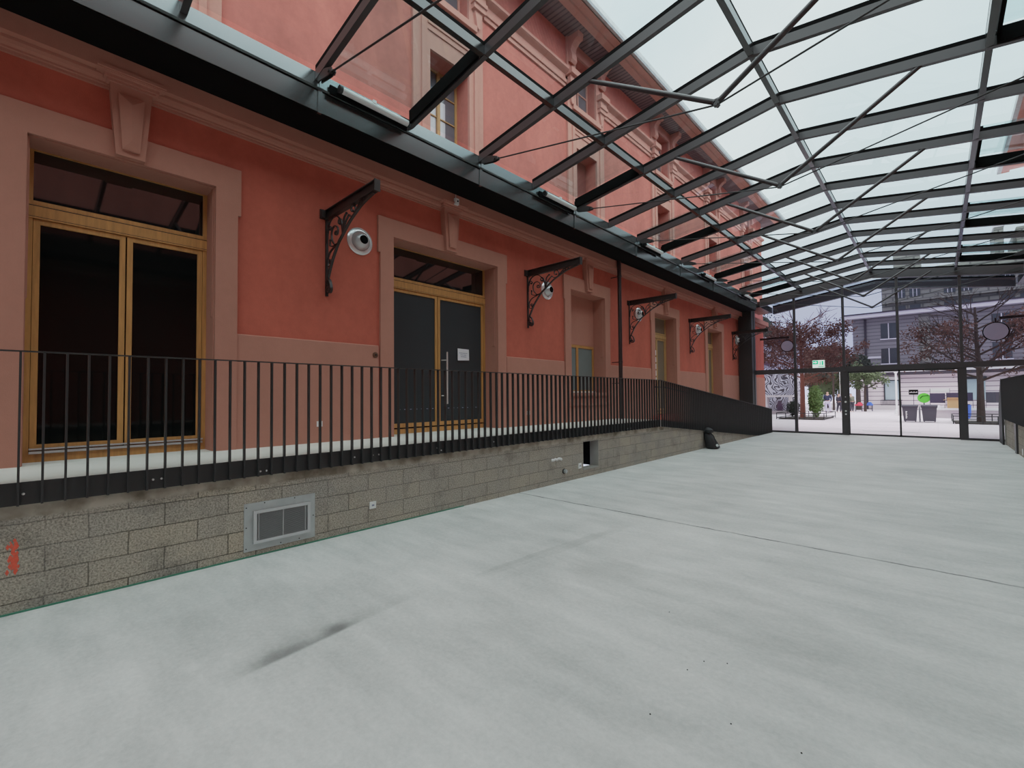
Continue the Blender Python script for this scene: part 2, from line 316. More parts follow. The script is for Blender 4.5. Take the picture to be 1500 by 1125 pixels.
# ------------------------------------------------------------------ geometry helpers
class MB:
    def __init__(s): s.v = []; s.f = []; s.sm = []
    def add(s, vs, fs, smooth=False):
        b = len(s.v); s.v += [tuple(v) for v in vs]; s.f += [tuple(b + i for i in f) for f in fs]; s.sm += [smooth] * len(fs); return s
    def box(s, x0, x1, y0, y1, z0, z1):
        vs = [(x, y, z) for x in (x0, x1) for y in (y0, y1) for z in (z0, z1)]
        return s.add(vs, [(0, 1, 3, 2), (4, 6, 7, 5), (0, 4, 5, 1), (2, 3, 7, 6), (0, 2, 6, 4), (1, 5, 7, 3)])
    def prism(s, pts, axis, a, b):
        """closed 2D polygon pts extruded along axis ('x': pts=(y,z); 'y': pts=(x,z); 'z': pts=(x,y))"""
        def P(p, t):
            return {'x': (t, p[0], p[1]), 'y': (p[0], t, p[1]), 'z': (p[0], p[1], t)}[axis]
        n = len(pts); vs = [P(p, a) for p in pts] + [P(p, b) for p in pts]
        fs = [tuple(range(n)), tuple(range(2 * n - 1, n - 1, -1))] + [(i, i + n, (i + 1) % n + n, (i + 1) % n) for i in range(n)]
        return s.add(vs, fs)
    def tube(s, pts, r, n=8, caps=True, r1=None):
        pts = [Vector(p) for p in pts]; rings = []
        if r1 is None: r1 = r
        up = Vector((0, 0, 1)); prev = None
        for i, p in enumerate(pts):
            d = (pts[min(i + 1, len(pts) - 1)] - pts[max(i - 1, 0)])
            if d.length < 1e-9: d = Vector((0, 0, 1))
            d.normalize()
            if prev is None:
                a = d.cross(up) if abs(d.z) < .95 else d.cross(Vector((1, 0, 0)))
            else:
                a = prev - d * prev.dot(d)
                if a.length < 1e-6: a = d.cross(up)
            a.normalize(); prev = a; b = d.cross(a)
            rr = r + (r1 - r) * i / max(1, len(pts) - 1)
            rings.append([p + (a * math.cos(2 * PI * k / n) + b * math.sin(2 * PI * k / n)) * rr for k in range(n)])
        vs = [v for R in rings for v in R]; fs = []
        for i in range(len(pts) - 1):
            for k in range(n): fs.append((i * n + k, i * n + (k + 1) % n, (i + 1) * n + (k + 1) % n, (i + 1) * n + k))
        if caps: fs += [tuple(range(n - 1, -1, -1)), tuple(range((len(pts) - 1) * n, len(pts) * n))]
        return s.add(vs, fs, True)
    def strip(s, pts, th, y0, y1):
        """flat ribbon following (x,z) polyline, thickness th in-plane, width y0..y1"""
        P = [Vector((p[0], p[1])) for p in pts]; Lf = []; Rt = []
        for i, p in enumerate(P):
            d = P[min(i + 1, len(P) - 1)] - P[max(i - 1, 0)]; d.normalize(); nn = Vector((-d.y, d.x)) * th / 2
            Lf.append(p + nn); Rt.append(p - nn)
        vs = []
        for a, b in zip(Lf, Rt): vs += [(a.x, y0, a.y), (b.x, y0, b.y), (b.x, y1, b.y), (a.x, y1, a.y)]
        fs = []
        for i in range(len(P) - 1):
            for k in range(4): fs.append((i * 4 + k, i * 4 + (k + 1) % 4, i * 4 + 4 + (k + 1) % 4, i * 4 + 4 + k))
        fs += [(3, 2, 1, 0), tuple((len(P) - 1) * 4 + k for k in range(4))]
        return s.add(vs, fs)
    def lathe(s, prof, c, axis='z', n=24):
        """prof list of (r, h); revolve round axis through c"""
        vs = []; m = len(prof)
        for r, h in prof:
            for k in range(n):
                a = 2 * PI * k / n; u, v = r * math.cos(a), r * math.sin(a)
                vs.append({'z': (c[0] + u, c[1] + v, c[2] + h), 'x': (c[0] + h, c[1] + u, c[2] + v), 'y': (c[0] + u, c[1] + h, c[2] + v)}[axis])
        fs = [(i * n + k, i * n + (k + 1) % n, (i + 1) * n + (k + 1) % n, (i + 1) * n + k) for i in range(m - 1) for k in range(n)]
        fs += [tuple(range(n)), tuple(range((m - 1) * n, m * n))]
        return s.add(vs, fs, True)
    def quad(s, *p): return s.add(p, [tuple(range(len(p)))])

ORI = {}
def obj(name, mb, mat, parent=None, origin=None, **props):
    me = bpy.data.meshes.new(name)
    if origin is None:
        xs = [v[0] for v in mb.v]; ys = [v[1] for v in mb.v]; zs = [v[2] for v in mb.v]
        origin = ((min(xs) + max(xs)) / 2, (min(ys) + max(ys)) / 2, min(zs))
    o = Vector(origin)
    me.from_pydata([Vector(v) - o for v in mb.v], [], mb.f)
    me.polygons.foreach_set('use_smooth', mb.sm)
    bm = bmesh.new(); bm.from_mesh(me); bmesh.ops.recalc_face_normals(bm, faces=bm.faces); bm.to_mesh(me); bm.free()
    if any(mb.sm):
        try: me.set_sharp_from_angle(angle=math.radians(40))
        except Exception: pass
    me.materials.append(M[mat] if isinstance(mat, str) else mat)
    ob = bpy.data.objects.new(name, me); COL.objects.link(ob)
    ob['_o'] = 0; del ob['_o']
    ORI[ob.name] = o
    if parent is not None:
        ob.parent = parent; ob.location = o - ORI[parent.name]
    else: ob.location = o
    for k, v in props.items(): ob[k] = v
    return ob
def thing(name, label, cat, loc, group=None, kind=None):
    e = bpy.data.objects.new(name, None); COL.objects.link(e); e.location = loc; e.empty_display_size = .1
    ORI[e.name] = Vector(loc); tag(e, label, cat, group, kind); return e
def tag(o, label, cat, group=None, kind=None):
    o['label'] = label; o['category'] = cat
    if group: o['group'] = group
    if kind: o['kind'] = kind
    return o
KIDS = {}
def dup(root, dloc, label):
    def cp(o, par):
        c = o.copy(); COL.objects.link(c); ORI[c.name] = ORI[o.name] + Vector(dloc)
        if par is not None: c.parent = par
        for ch in list(o.children): cp(ch, c)
        return c
    r = cp(root, None); r.location = Vector(root.location) + Vector(dloc); r['label'] = label
    return r
ORD = ['first', 'second', 'third', 'fourth', 'fifth', 'sixth', 'seventh', 'eighth', 'ninth', 'tenth', 'eleventh', 'twelfth', 'thirteenth', 'fourteenth', 'fifteenth', 'sixteenth', 'seventeenth', 'eighteenth', 'nineteenth', 'twentieth', 'twenty-first', 'twenty-second', 'twenty-third']

# ------------------------------------------------------------------ constants of the place
WX = -6.30                      # red wall face
BX = -5.10                      # block wall face
GY = 21.55                      # glass end wall
XR = -1.68                      # ridge line (mirror axis)
def mir(x): return 2 * XR - x
ZL = .98                        # ledge top
OPEN = [(-.02, 1.53, ZL, 4.15), (3.97, 6.31, ZL, 4.15), (8.76, 10.27, 1.66, 4.12), (13.13, 14.70, ZL, 4.12), (17.52, 19.05, ZL, 4.10)]
CEN = [.77 + 4.375 * k for k in range(-2, 6)]
YB0, YB1 = -9.8, 25.25
NAMES = ['tall glazed door at the left edge', 'double door bearing the white notice', 'half walled-up window beside the downpipe', 'narrow glazed door beyond the downpipe', 'last narrow door before the glass end wall']

# ------------------------------------------------------------------ shell
mb = MB().box(BX - .3, 1.8, YB0, GY + .05, -.2, 0)
tag(obj('floor', mb, 'floor'), 'pale grey concrete floor slab with a dark joint and stains', 'floor', kind='structure')
mb = MB().box(-60, 70, GY + .05, 140, -.2, -.004)
tag(obj('ground', mb, 'paving'), 'pale pinkish paved plaza outside the glass end wall', 'ground', kind='structure')

def holed(mb, y0, y1, z0, z1, xa, xb, holes):
    ys = sorted({y0, y1, *[h[0] for h in holes if y0 < h[0] < y1], *[h[1] for h in holes if y0 < h[1] < y1]})
    for a, b in zip(ys, ys[1:]):
        hs = sorted([(h[2], h[3]) for h in holes if h[0] <= a + 1e-6 and h[1] >= b - 1e-6]); z = z0
        for h0, h1 in hs:
            if h0 > z: mb.box(xa, xb, a, b, z, h0)
            z = h1
        if z < z1: mb.box(xa, xb, a, b, z, z1)
mb = MB(); holed(mb, YB0, YB1, 0, 5.15, WX - .55, WX, [(a, b, c - .03 if c == ZL else c, d) for a, b, c, d in OPEN])
wl = obj('wall_left', mb, 'red'); tag(wl, 'long red plastered wall along the left of the hall', 'wall', kind='structure')
# upper storeys
UP = []
for c in CEN:
    if c < YB1 - 1: UP += [(c - .45, c + .45, 5.4, 7.62), (c - .45, c + .45, 8.63, 9.92)]
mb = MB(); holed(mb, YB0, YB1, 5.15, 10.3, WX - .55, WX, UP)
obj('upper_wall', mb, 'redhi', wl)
# dado
mb = MB(); segs = [YB0, OPEN[0][0] - .25, OPEN[0][1] + .23, OPEN[1][0] - .26, OPEN[1][1] + .26, OPEN[2][0] - .26, OPEN[2][1] + .26, OPEN[3][0] - .26, OPEN[3][1] + .26, OPEN[4][0] - .26, OPEN[4][1] + .26, YB1]
for i in range(0, len(segs), 2):
    mb.prism([(WX, .5), (WX + .03, .5), (WX + .03, 2.385), (WX + .012, 2.40), (WX, 2.40)], 'y', segs[i], segs[i + 1])
tag(obj('trim_1', mb, 'pink'), 'rose plaster dado band along the foot of the red wall', 'dado', kind='structure')
# cornice
prof = [(WX, 4.86), (WX + .035, 4.86), (WX + .035, 4.885), (WX + .05, 4.89), (WX + .05, 4.91), (WX + .085, 4.925), (WX + .10, 4.955), (WX + .10, 4.985), (WX + .20, 4.985), (WX + .20, 4.96), (WX + .225, 4.96), (WX + .225, 5.16), (WX, 5.16)]
mb = MB().prism(prof, 'y', YB0, YB1 + .1)
tag(obj('trim_2', mb, 'pink'), 'moulded rose cornice running below the dark steel gutter', 'cornice', kind='structure')

# surrounds with keystones
def surround(i, ):
    y0, y1, z0, z1 = OPEN[i]; w = .235; e = .27; P = WX + .045
    mb = MB(); ze = 3.86; zt = 4.43
    zb = ZL if i != 2 else ZL
    for sgn, a in ((-1, y0), (1, y1)):
        pts = [(a, zb), (a + sgn * w, zb), (a + sgn * w, ze), (a + sgn * e, ze), (a + sgn * e, zt), (a, zt)]
        mb.prism(pts, 'x', WX - .01, P)
    mb.box(WX - .01, P, y0, y1, z1, zt)
    mb.box(WX - .315, WX - .002, y0, y0 + .008, z0, z1).box(WX - .315, WX - .002, y1 - .008, y1, z0, z1).box(WX - .315, WX - .002, y0, y1, z1 - .008, z1)
    # inner rebate bead stopping above the dado
    for sgn, a in ((-1, y0), (1, y1)):
        mb.prism([(a, 2.55), (a - sgn * 0.0, z1), (a - sgn * .018, z1), (a - sgn * .018, 2.60)], 'x', WX - .10, WX - .035)
    if i == 2:
        mb.box(WX - .01, WX + .04, y0 - .0, y1, ZL, z0)
    s = obj('trim_%d' % (i + 3), mb, 'pink')
    tag(s, 'rose stone surround with keystone around the ' + NAMES[i], 'door surround' if i != 2 else 'window surround', kind='structure')
    c = (y0 + y1) / 2 + (.02 if i else .03); k = MB(); Q = WX + .15
    c -= .055
    k.prism([(c - .175, 4.90), (c + .175, 4.90), (c + .12, 4.16), (c - .12, 4.16)], 'x', WX, Q - .03)
    # raised diamond-cut panel
    a = [(c - .108, 4.80), (c + .108, 4.80), (c + .072, 4.22), (c - .072, 4.22)]
    X0, X1, X2 = Q - .03, Q, Q + .035
    vs = [(X0, *p) for p in a] + [(X1, *p) for p in a] + [(X2, c, 4.70), (X2, c, 4.32)]
    k.add(vs, [(0, 4, 5, 1), (1, 5, 6, 2), (2, 6, 7, 3), (3, 7, 4, 0), (4, 8, 5), (5, 8, 9, 6), (6, 9, 7), (7, 9, 8, 4)])
    for hw, za, zb_, x in ((.20, 4.90, 4.925, Q + .0), (.225, 4.925, 4.955, Q + .02), (.28, 4.97, 5.0, Q + .095)):
        k.box(WX, x, c - hw, c + hw, za, zb_)
    k.prism([(c - .225, 4.955), (c + .225, 4.955), (c + .28, 4.975), (c - .28, 4.975)], 'x', WX, Q + .06)
    obj('keystone', k, 'pink', s)
    return s
SUR = [surround(i) for i in range(5)]
# sill of the window
y0, y1, z0, z1 = OPEN[2]
mb = MB().box(WX - .1, WX + .10, y0 - .06, y1 + .06, 1.60, 1.67).box(WX, WX + .075, y0 - .12, y1 + .14, 1.36, 1.42)
obj('window_sill', mb, 'pink', SUR[2])

FX = WX - .32   # joinery plane
def frame(mb, x0, x1, ya, yb, za, zb, w, wb=None, wt=None):
    wb = w if wb is None else wb; wt = w if wt is None else wt
    mb.box(x0, x1, ya, ya + w, za, zb); mb.box(x0, x1, yb - w, yb, za, zb)
    mb.box(x0, x1, ya + w, yb - w, zb - wt, zb); mb.box(x0, x1, ya + w, yb - w, za, za + wb)
def double_door(idx, sidx, leafmat, transmat, label, cat, woodm='oak', mull=None, wide=.048):
    y0, y1, z0, z1 = OPEN[idx]; c = (y0 + y1) / 2 if mull is None else mull
    r = thing('door_%d' % sidx, label, cat, (FX, (y0 + y1) / 2, z0), kind='structure')
    zt0, zt1 = 3.41, 3.62
    obj('dark_interior', MB().box(WX - .56, WX - .50, y0 - .05, y1 + .05, z0 - .05, z1 + .05), 'hole', r)
    m = MB(); frame(m, FX - .06, FX, y0, y1, z0, z1, wide, .08, .018); m.box(FX - .06, FX + .012, y0, y1, zt0 + .03, zt1 - .05); m.box(FX - .06, FX + .004, y0, y1, zt1 - .045, zt1)
    obj('door_frame', m, woodm, r)
    obj('groove', MB().box(FX, FX + .0125, y0, y1, zt1 - .055, zt1 - .047).box(FX, FX + .0135, y0, y1, zt0 + .045, zt0 + .05), 'iron', r)
    m = MB().box(FX - .03, FX - .02, y0 + wide, y1 - wide, zt1, z1 - .018); obj('transom_pane', m, transmat, r)
    for a, b in ((y0 + wide, c - .003), (c + .003, y1 - wide)):
        l = MB(); frame(l, FX - .05, FX - .006, a + .004, b - .004, z0 + .105, zt0 + .025, .05, .07)
        lf = obj('door_leaf', l, woodm, r)
        obj('glass_pane', MB().box(FX - .035, FX - .025, a + .05, b - .05, z0 + .17, zt0 - .02), leafmat, lf)
    return r
d = double_door(0, 1, 'blackpane', 'dkglass', 'tall oak-framed double door with black glass at the left edge', 'glazed door')
obj('threshold_strip', MB().box(FX - .01, FX + .03, .03, 1.49, ZL + .085, ZL + .11).box(FX - .0, FX + .045, .03, 1.49, ZL + .125, ZL + .14), 'alu', d)
d = double_door(1, 2, 'filmglass', 'dkglass', 'oak double door with grey filmed glass, steel pull bar and taped notice', 'double door', mull=5.12)
hb = MB().tube([(FX + .09, 5.26, 1.47), (FX + .09, 5.26, 2.42)], .016, 10)
for z in (1.62, 2.27): hb.tube([(FX, 5.20, z), (FX + .09, 5.26, z)], .010, 8)
obj('pull_handle', hb, 'chrome', d, label='tall chrome pull bar')
dots = MB()
for yy in [4.3 + .115 * k for k in range(7)] + [5.36 + .115 * k for k in range(7)]: dots.box(FX - .024, FX - .020, yy, yy + .035, 1.385, 1.397)
obj('safety_dots', dots, 'ink', d)
pn = MB()
pn.quad((FX + .006, 5.585, 2.285), (FX + .004, 5.87, 2.30), (FX + .004, 5.865, 2.51), (FX + .006, 5.58, 2.515)); pn.box(FX - .0, FX + .004, 5.585, 5.865, 2.30, 2.51)
nt_ = obj('paper_notice', pn, 'paper'); tag(nt_, 'white printed notice taped to the right leaf of the grey double door', 'notice')
tx = MB()
for z, a, b in ((2.425, 5.62, 5.82), (2.39, 5.65, 5.80), (2.355, 5.66, 5.79)):
    y = a
    while y < b:
        w = random.uniform(.012, .03); tx.box(FX + .0065, FX + .0075, y, y + w, z, z + .013); y += w + .008
obj('printed_text', tx, 'ink', nt_)
# window 3
y0, y1, z0, z1 = OPEN[2]
w = thing('window_1', 'oak casement window with frosted panes under a plastered-up panel', 'window', (FX, 9.5, 1.67), kind='structure')
m = MB(); frame(m, FX - .06, FX, y0, y1, 1.67, 2.88, .07); m.box(FX - .06, FX + .002, 9.47, 9.56, 1.74, 2.81); obj('window_frame', m, 'oak', w)
obj('dark_interior', MB().box(WX - .56, WX - .50, y0 - .05, y1 + .05, 1.6, 4.2), 'hole', w)
for a, b in ((y0 + .07, 9.47), (9.56, y1 - .07)): obj('frosted_pane', MB().box(FX - .03, FX - .02, a, b, 1.74, 2.81), 'frost', w)
obj('sill_strip', MB().box(FX, FX + .05, y0, y1, 1.67, 1.71), 'slab', w)
obj('infill_panel', MB().box(FX - .06, FX + .005, y0, y1, 2.88, z1), 'pink', w)
double_door(3, 3, 'tanpane', 'tanpane', 'narrow oak double door with a blind behind, beyond the brown downpipe', 'glazed door', 'oaklt', mull=14.0, wide=.08)
double_door(4, 4, 'tanpane', 'tanpane', 'narrow oak door nearest the glass end wall', 'glazed door', 'oaklt', mull=18.55, wide=.08)
# posters on door 3 glass
ps = MB()
for z in (2.0, 2.22, 2.44, 2.66, 2.88): ps.box(FX + .001, FX + .004, 13.83, 13.93, z, z + .17)
tag(obj('poster_strip', ps, 'paper'), 'column of white papers taped on the narrow door beyond the downpipe', 'papers')

# upper facade dressing
up = MB(); pil = MB(); cap = MB(); cor = MB(); strg = MB()
edges = [YB0]
for c in CEN:
    if c > YB1 - 1: continue
    W = WX + .05
    up.box(WX, W, c - .80, c - .45, 5.15, 8.75); up.box(WX, W, c + .45, c + .80, 5.15, 8.75); up.box(WX, W, c - .45, c + .45, 7.62, 8.63)
    up.box(WX, W + .05, c - .62, c + .62, 8.50, 8.62); up.box(WX, W + .02, c - .5, c + .5, 8.05, 8.09); up.box(WX, W + .02, c - .5, c + .5, 7.93, 7.95)
    up.box(WX, W, c - .80, c - .45, 8.75, 10.2); up.box(WX, W, c + .45, c + .80, 8.75, 10.2); up.box(WX, W, c - .45, c + .45, 9.92, 10.2)
    up.box(WX, W + .03, c - .64, c - .56, 5.15, 8.45); up.box(WX, W + .03, c + .56, c + .64, 5.15, 8.45)
    for s_ in (-1, 1):
        q = c + s_ * .66
        cap.box(WX, WX + .14, q - .15, q + .15, 8.92, 9.02); cap.box(WX, WX + .17, q - .17, q + .17, 9.02, 9.10); cap.box(WX, WX + .22, q - .19, q + .19, 9.22, 9.36); cap.box(WX, WX + .15, q - .14, q + .14, 9.10, 9.22)
        cap.prism([(q - .10, 8.92), (q + .10, 8.92), (q + .04, 8.62), (q, 8.58), (q - .04, 8.62)], 'x', WX + .05, WX + .10)
        pts = [(WX + .05, 9.60), (WX + .12, 9.56), (WX + .17, 9.62), (WX + .16, 9.75), (WX + .13, 9.85), (WX + .16, 9.95), (WX + .26, 10.04), (WX + .34, 10.06), (WX + .36, 10.2), (WX + .05, 10.2)]
        cor.prism(pts, 'y', q - .10, q + .10)
    edges += [c - .85, c + .85]
edges.append(YB1)
for i in range(0, len(edges) - 1, 2):
    a, b = edges[i], edges[i + 1]
    if b - a < .1: continue
    strg.prism([(WX, 8.93), (WX + .04, 8.93), (WX + .04, 9.02), (WX + .07, 9.02), (WX + .07, 9.10), (WX + .03, 9.12), (WX + .03, 9.24), (WX + .12, 9.28), (WX + .15, 9.30), (WX + .15, 9.36), (WX, 9.36)], 'y', a, b)
t8 = obj('trim_8', up, 'pinkhi'); tag(t8, 'rose window bays dressing the upper red facade behind the glass roof', 'facade trim', kind='structure')
obj('capital', cap, 'pinkhi', t8); obj('scroll_corbel', cor, 'pinkhi', t8); obj('string_course', strg, 'pinkhi', t8)
for i, c in enumerate([c for c in CEN if c < YB1 - 1]):
    u = thing('window_%d' % (2 + 2 * i), 'recessed upper storey window in the %s bay of the red facade from its far end' % ORD[6 - i], 'window', (WX - .3, c, 5.4), kind='structure')
    if i == 3:
        m = MB(); frame(m, WX - .36, WX - .31, c - .45, c + .45, 5.4, 7.62, .05); m.box(WX - .36, WX - .30, c - .035, c + .035, 5.4, 7.62)
        for z in (5.75, 6.25, 6.75, 7.2): m.box(WX - .35, WX - .315, c - .45, c + .45, z, z + .02)
        obj('window_frame', m, 'oaklt', u)
        obj('glass_pane', MB().box(WX - .345, WX - .335, c - .40, c + .18, 5.45, 7.1), 'palepane', u)
        obj('shaded_pane', MB().box(WX - .345, WX - .335, c + .18, c + .40, 5.45, 7.1).box(WX - .345, WX - .335, c - .4, c + .4, 7.1, 7.57), 'greypane', u)
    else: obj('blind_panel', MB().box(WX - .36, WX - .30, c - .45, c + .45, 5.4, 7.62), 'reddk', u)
    u = thing('window_%d' % (3 + 2 * i), 'small attic window under the eaves in the %s bay of the red facade from its far end' % ORD[6 - i], 'window', (WX - .3, c, 8.63), kind='structure')
    m = MB(); frame(m, WX - .26, WX - .21, c - .45, c + .45, 8.63, 9.92, .05); m.box(WX - .26, WX - .205, c - .025, c + .025, 8.63, 9.92); m.box(WX - .25, WX - .21, c - .4, c + .4, 9.3, 9.33)
    obj('window_frame', m, 'pinkhi', u); obj('glass_pane', MB().box(WX - .245, WX - .235, c - .4, c + .4, 8.68, 9.87), 'greypane', u)
# eaves
mb = MB().box(WX - .55, -5.62, YB0, YB1 + .7, 10.20, 10.30)
ev = obj('trim_9', mb, 'soffit'); tag(ev, 'boarded eaves soffit above the red facade', 'eaves', kind='structure')
obj('eaves_moulding', MB().prism([(-5.78, 10.16), (-5.62, 10.16), (-5.60, 10.19), (-5.50, 10.19), (-5.48, 10.13), (-5.40, 10.13), (-5.40, 10.30), (-5.78, 10.30)], 'y', YB0, YB1 + .7), 'pinkhi', ev)
obj('roof_gutter', MB().prism([(-5.40, 10.16), (-5.36, 10.12), (-5.31, 10.13), (-5.29, 10.18), (-5.29, 10.29), (-5.40, 10.29)], 'y', YB0, YB1 + .7), 'zinc', ev)
obj('roof_slope', MB().prism([(-5.40, 10.30), (-5.40, 10.33), (-12, 12.5), (-12, 10.3)], 'y', YB0, YB1 + .7), 'steel', ev)
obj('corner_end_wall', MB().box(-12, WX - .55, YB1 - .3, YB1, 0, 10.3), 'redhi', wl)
# white corner downpipe / quoin of the building end
# right building
mr = MB().box(mir(WX), mir(WX) + .5, YB0, YB1, 0, 5.15)
wr = obj('wall_right', mr, 'red'); tag(wr, 'red plastered wall closing the right side of the hall', 'wall', kind='structure')
obj('upper_wall', MB().box(mir(WX), mir(WX) + .5, YB0, YB1, 5.15, 10.3), 'redhi', wr)
obj('cornice', MB().prism([(mir(p[0]), p[1]) for p in prof], 'y', YB0, YB1), 'pink', wr)
obj('eaves', MB().box(mir(-5.62), mir(WX) + .5, YB0, YB1 + .7, 10.2, 10.3).box(mir(-5.40), mir(-5.62), YB0, YB1 + .7, 10.13, 10.3), 'pinkhi', wr)
obj('roof_gutter', MB().box(mir(-5.29), mir(-5.40), YB0, YB1 + .7, 10.13, 10.3), 'zinc', wr)

tag(obj('wall_back', MB().box(WX - .5, mir(WX) + .5, YB0 - .3, YB0, 0, 6.2), 'recess'), 'plain grey rendered wall closing the hall behind the camera', 'wall', kind='structure')
# ------------------------------------------------------------------ ledge, block wall, ramp
KY = 10.85; RE = 21.2
def rampz(y): return ZL if y < KY else max(0.0, ZL - (y - KY) * .0965)
mb = MB().prism([(YB0, 0.02), (YB0, ZL), (KY, ZL), (KY + (ZL - .02) / .0965, .02)], 'x', WX - .55, BX + .01)
# cut slab: keep only top skin so hatch stays open
mb = MB().prism([(YB0, ZL - .14), (YB0, ZL), (KY, ZL), (20.9, .012), (19.45, .012), (KY, ZL - .14)], 'x', WX - .5, BX + .012)
pf = obj('loading_ledge', mb, 'slab'); tag(pf, 'raised white screed walkway with ramp along the red wall', 'walkway', kind='structure')
HY0, HY1, HZ0, HZ1 = 7.49, 8.03, .16, .69
mb = MB()
def wallstrip(mb, ya, yb, z0=0., z1=None):
    za = (rampz(ya) - .165) if z1 is None else z1; zb = (rampz(yb) - .165) if z1 is None else z1
    mb.prism([(ya, z0), (yb, z0), (yb, max(zb, z0 + .002)), (ya, max(za, z0 + .002))], 'x', BX - .2, BX)
wallstrip(mb, YB0, HY0); wallstrip(mb, HY1, KY); wallstrip(mb, KY, 19.3); wallstrip(mb, HY0, HY1, 0, HZ0); wallstrip(mb, HY0, HY1, HZ1)
bw = obj('block_wall', mb, 'block'); tag(bw, 'low grey concrete block wall below the black balustrade on the left', 'low wall', kind='structure')
m = MB().box(BX - .2, BX + .006, HY0 - .0, HY1, HZ0 - .028, HZ0 + .002).box(BX - .2, BX + .003, HY1 - .001, HY1 + .004, HZ0, HZ1)
obj('hatch_reveal', m, 'recess', bw)
obj('hatch_cavity', MB().box(BX - .5, BX - .45, HY0 - .4, HY1 + .1, 0.05, .8).box(BX - .45, BX - .2, HY0 - .02, HY0, HZ0, HZ1).box(BX - .45, BX - .2, HY0, HY1, HZ1, HZ1 + .02).box(BX - .45, BX - .202, HY1, HY1 + .03, HZ0, HZ1), 'hole', bw)
tag(obj('green_membrane', MB().box(BX - .01, BX + .012, YB0, 4.4, 0, .012), 'green'), 'thin green membrane edge where block wall meets floor', 'membrane', kind='structure')
# spray mark
sm = MB()
for i in range(70):
    z = random.uniform(.31, .55); a = random.gauss(-.045, .011); q = random.uniform(.004, .012)
    sm.quad((BX + .0015 + i * 1e-5, a - q, z), (BX + .0015 + i * 1e-5, a, z - q * 2.2), (BX + .0015 + i * 1e-5, a + q, z), (BX + .0015 + i * 1e-5, a, z + q * 2.2))
tag(obj('spray_mark', sm, 'sprayred'), 'red spray paint streak on the block wall at the left edge', 'paint mark')
# caulk patch
cm = MB()
for i in range(7): cm.lathe([(.004, 0), (.03, .004), (.022, .012), (.004, .016)], (BX, 6.50 + i * .045, .435 + random.uniform(-.012, .012)), 'x', 8)
tag(obj('mortar_smear', cm, 'white'), 'white mortar smear on the block wall above the pipe stub', 'mortar smear')

# balustrades
def balustrade(name, label, bx, y0, y1, zt, zb, fx_sign=1, limit=100, plate=True, far_first=False, handrail=False):
    r = thing(name, label, 'balustrade', (bx, (y0 + y1) / 2, zb((y0 + y1) / 2)))
    n = int((y1 - y0) / .1268); xa, xb = (bx, bx + .044 * fx_sign); xa, xb = min(xa, xb), max(xa, xb)
    rest = MB(); order = list(range(n + 1))
    if far_first: order = order[::-1]
    for cnt, i in enumerate(order):
        y = y0 + i * .1268
        t, b = zt(y) - .008, max(zb(y), .004)
        if cnt < limit: obj('baluster', MB().box(xa, xb, y - .007, y + .007, b, t), 'black', r)
        else: rest.box(xa, xb, y - .007, y + .007, b, t)
    if rest.v: obj('balusters', rest, 'black', r, kind='stuff')
    m = MB().prism([(y0 - .05, zt(y0) - .010), (y0 - .05, zt(y0)), (y1 + .02, zt(y1)), (y1 + .02, zt(y1) - .010)], 'x', xa - .002, xb + .002)
    obj('top_rail', m, 'black', r)
    px0, px1 = (bx - .012 * fx_sign, bx - .001 * fx_sign); px0, px1 = min(px0, px1), max(px0, px1)
    ye = y1
    m = MB(); 
    N_ = 24
    for i in range(N_):
        a, b = y0 + (ye - y0) * i / N_, y0 + (ye - y0) * (i + 1) / N_
        m.prism([(a, max(zb(a), .003)), (b, max(zb(b), .003)), (b, max(zb(b) + .172, .01)), (a, max(zb(a) + .172, .01))], 'x', px0, px1)
    obj('fascia_plate', m, 'black', r)
    if handrail:
        obj('handrail', MB().tube([(bx - .05, 10.7, 1.80), (bx - .05, 11.2, 1.80), (bx - .05, 21.1, 1.80 - 9.9 * .0965)], .018, 8), 'black', r)
    return r
def ztop(y): return 1.978 if y < KY else 1.978 - (y - KY) * .0965
def zbot(y): return .81 if y < KY else .81 - (y - KY) * .0965
b1 = balustrade('balustrade', 'black flat-bar balustrade on the level walkway at the left', BX + .03, -1.676, KY - .06, ztop, zbot)
b2 = balustrade('balustrade', 'black flat-bar balustrade sloping down the ramp to the glass wall', BX + .03, KY + .06, 21.2, ztop, zbot, handrail=True)
for y in (.0, .78, .84, 1.65, 1.71, 2.68, 2.78, 2.92, 3.0, 3.9, 3.97, 5.0, 5.06, 6.1, 7.1, 7.9, 8.6, 9.2, 9.35, 10.2):
    z = .875 + (.018 if int(y * 100) % 2 == 0 else -.02)
    obj('bolt', MB().lathe([(.002, .009), (.009, .006), (.010, 0)], (BX + .029, y, z), 'x', 8), 'chrome', b1)
# right side, mirrored
RX = 1.50
mb = MB().box(RX, RX + .2, YB0, 20.2, 0, .81)
rb = obj('block_wall', mb, 'block'); tag(rb, 'low concrete block wall at the right edge below the black balustrade', 'low wall', kind='structure')
obj('pilaster', MB().box(RX - .04, RX, 17.45, 17.75, 0, .80), 'steel', rb)
obj('end_post', MB().box(RX - .03, RX + .2, 20.2, 20.26, 0, .80), 'recess', rb)
tag(obj('loading_ledge', MB().box(RX, mir(WX), YB0, 20.2, .84, ZL), 'slab'), 'raised walkway behind the right-hand balustrade', 'walkway', kind='structure')
b3 = balustrade('balustrade', 'black balustrade on the right-hand block wall, seen end on', RX - .03, YB0 + .3, 20.2, lambda y: 1.99, lambda y: .79, -1, far_first=True)
obj('stair_guard', MB().prism([(20.25, .01), (21.15, .01), (21.15, 1.1), (20.3, 2.0)], 'x', RX - .085, RX - .06).box(RX - .085, RX - .04, 20.20, 20.25, .0, 1.99), 'black', b3)
obj('socket_plate', MB().box(RX - .012, RX, 16.6, 16.72, .05, .2), 'white', rb)

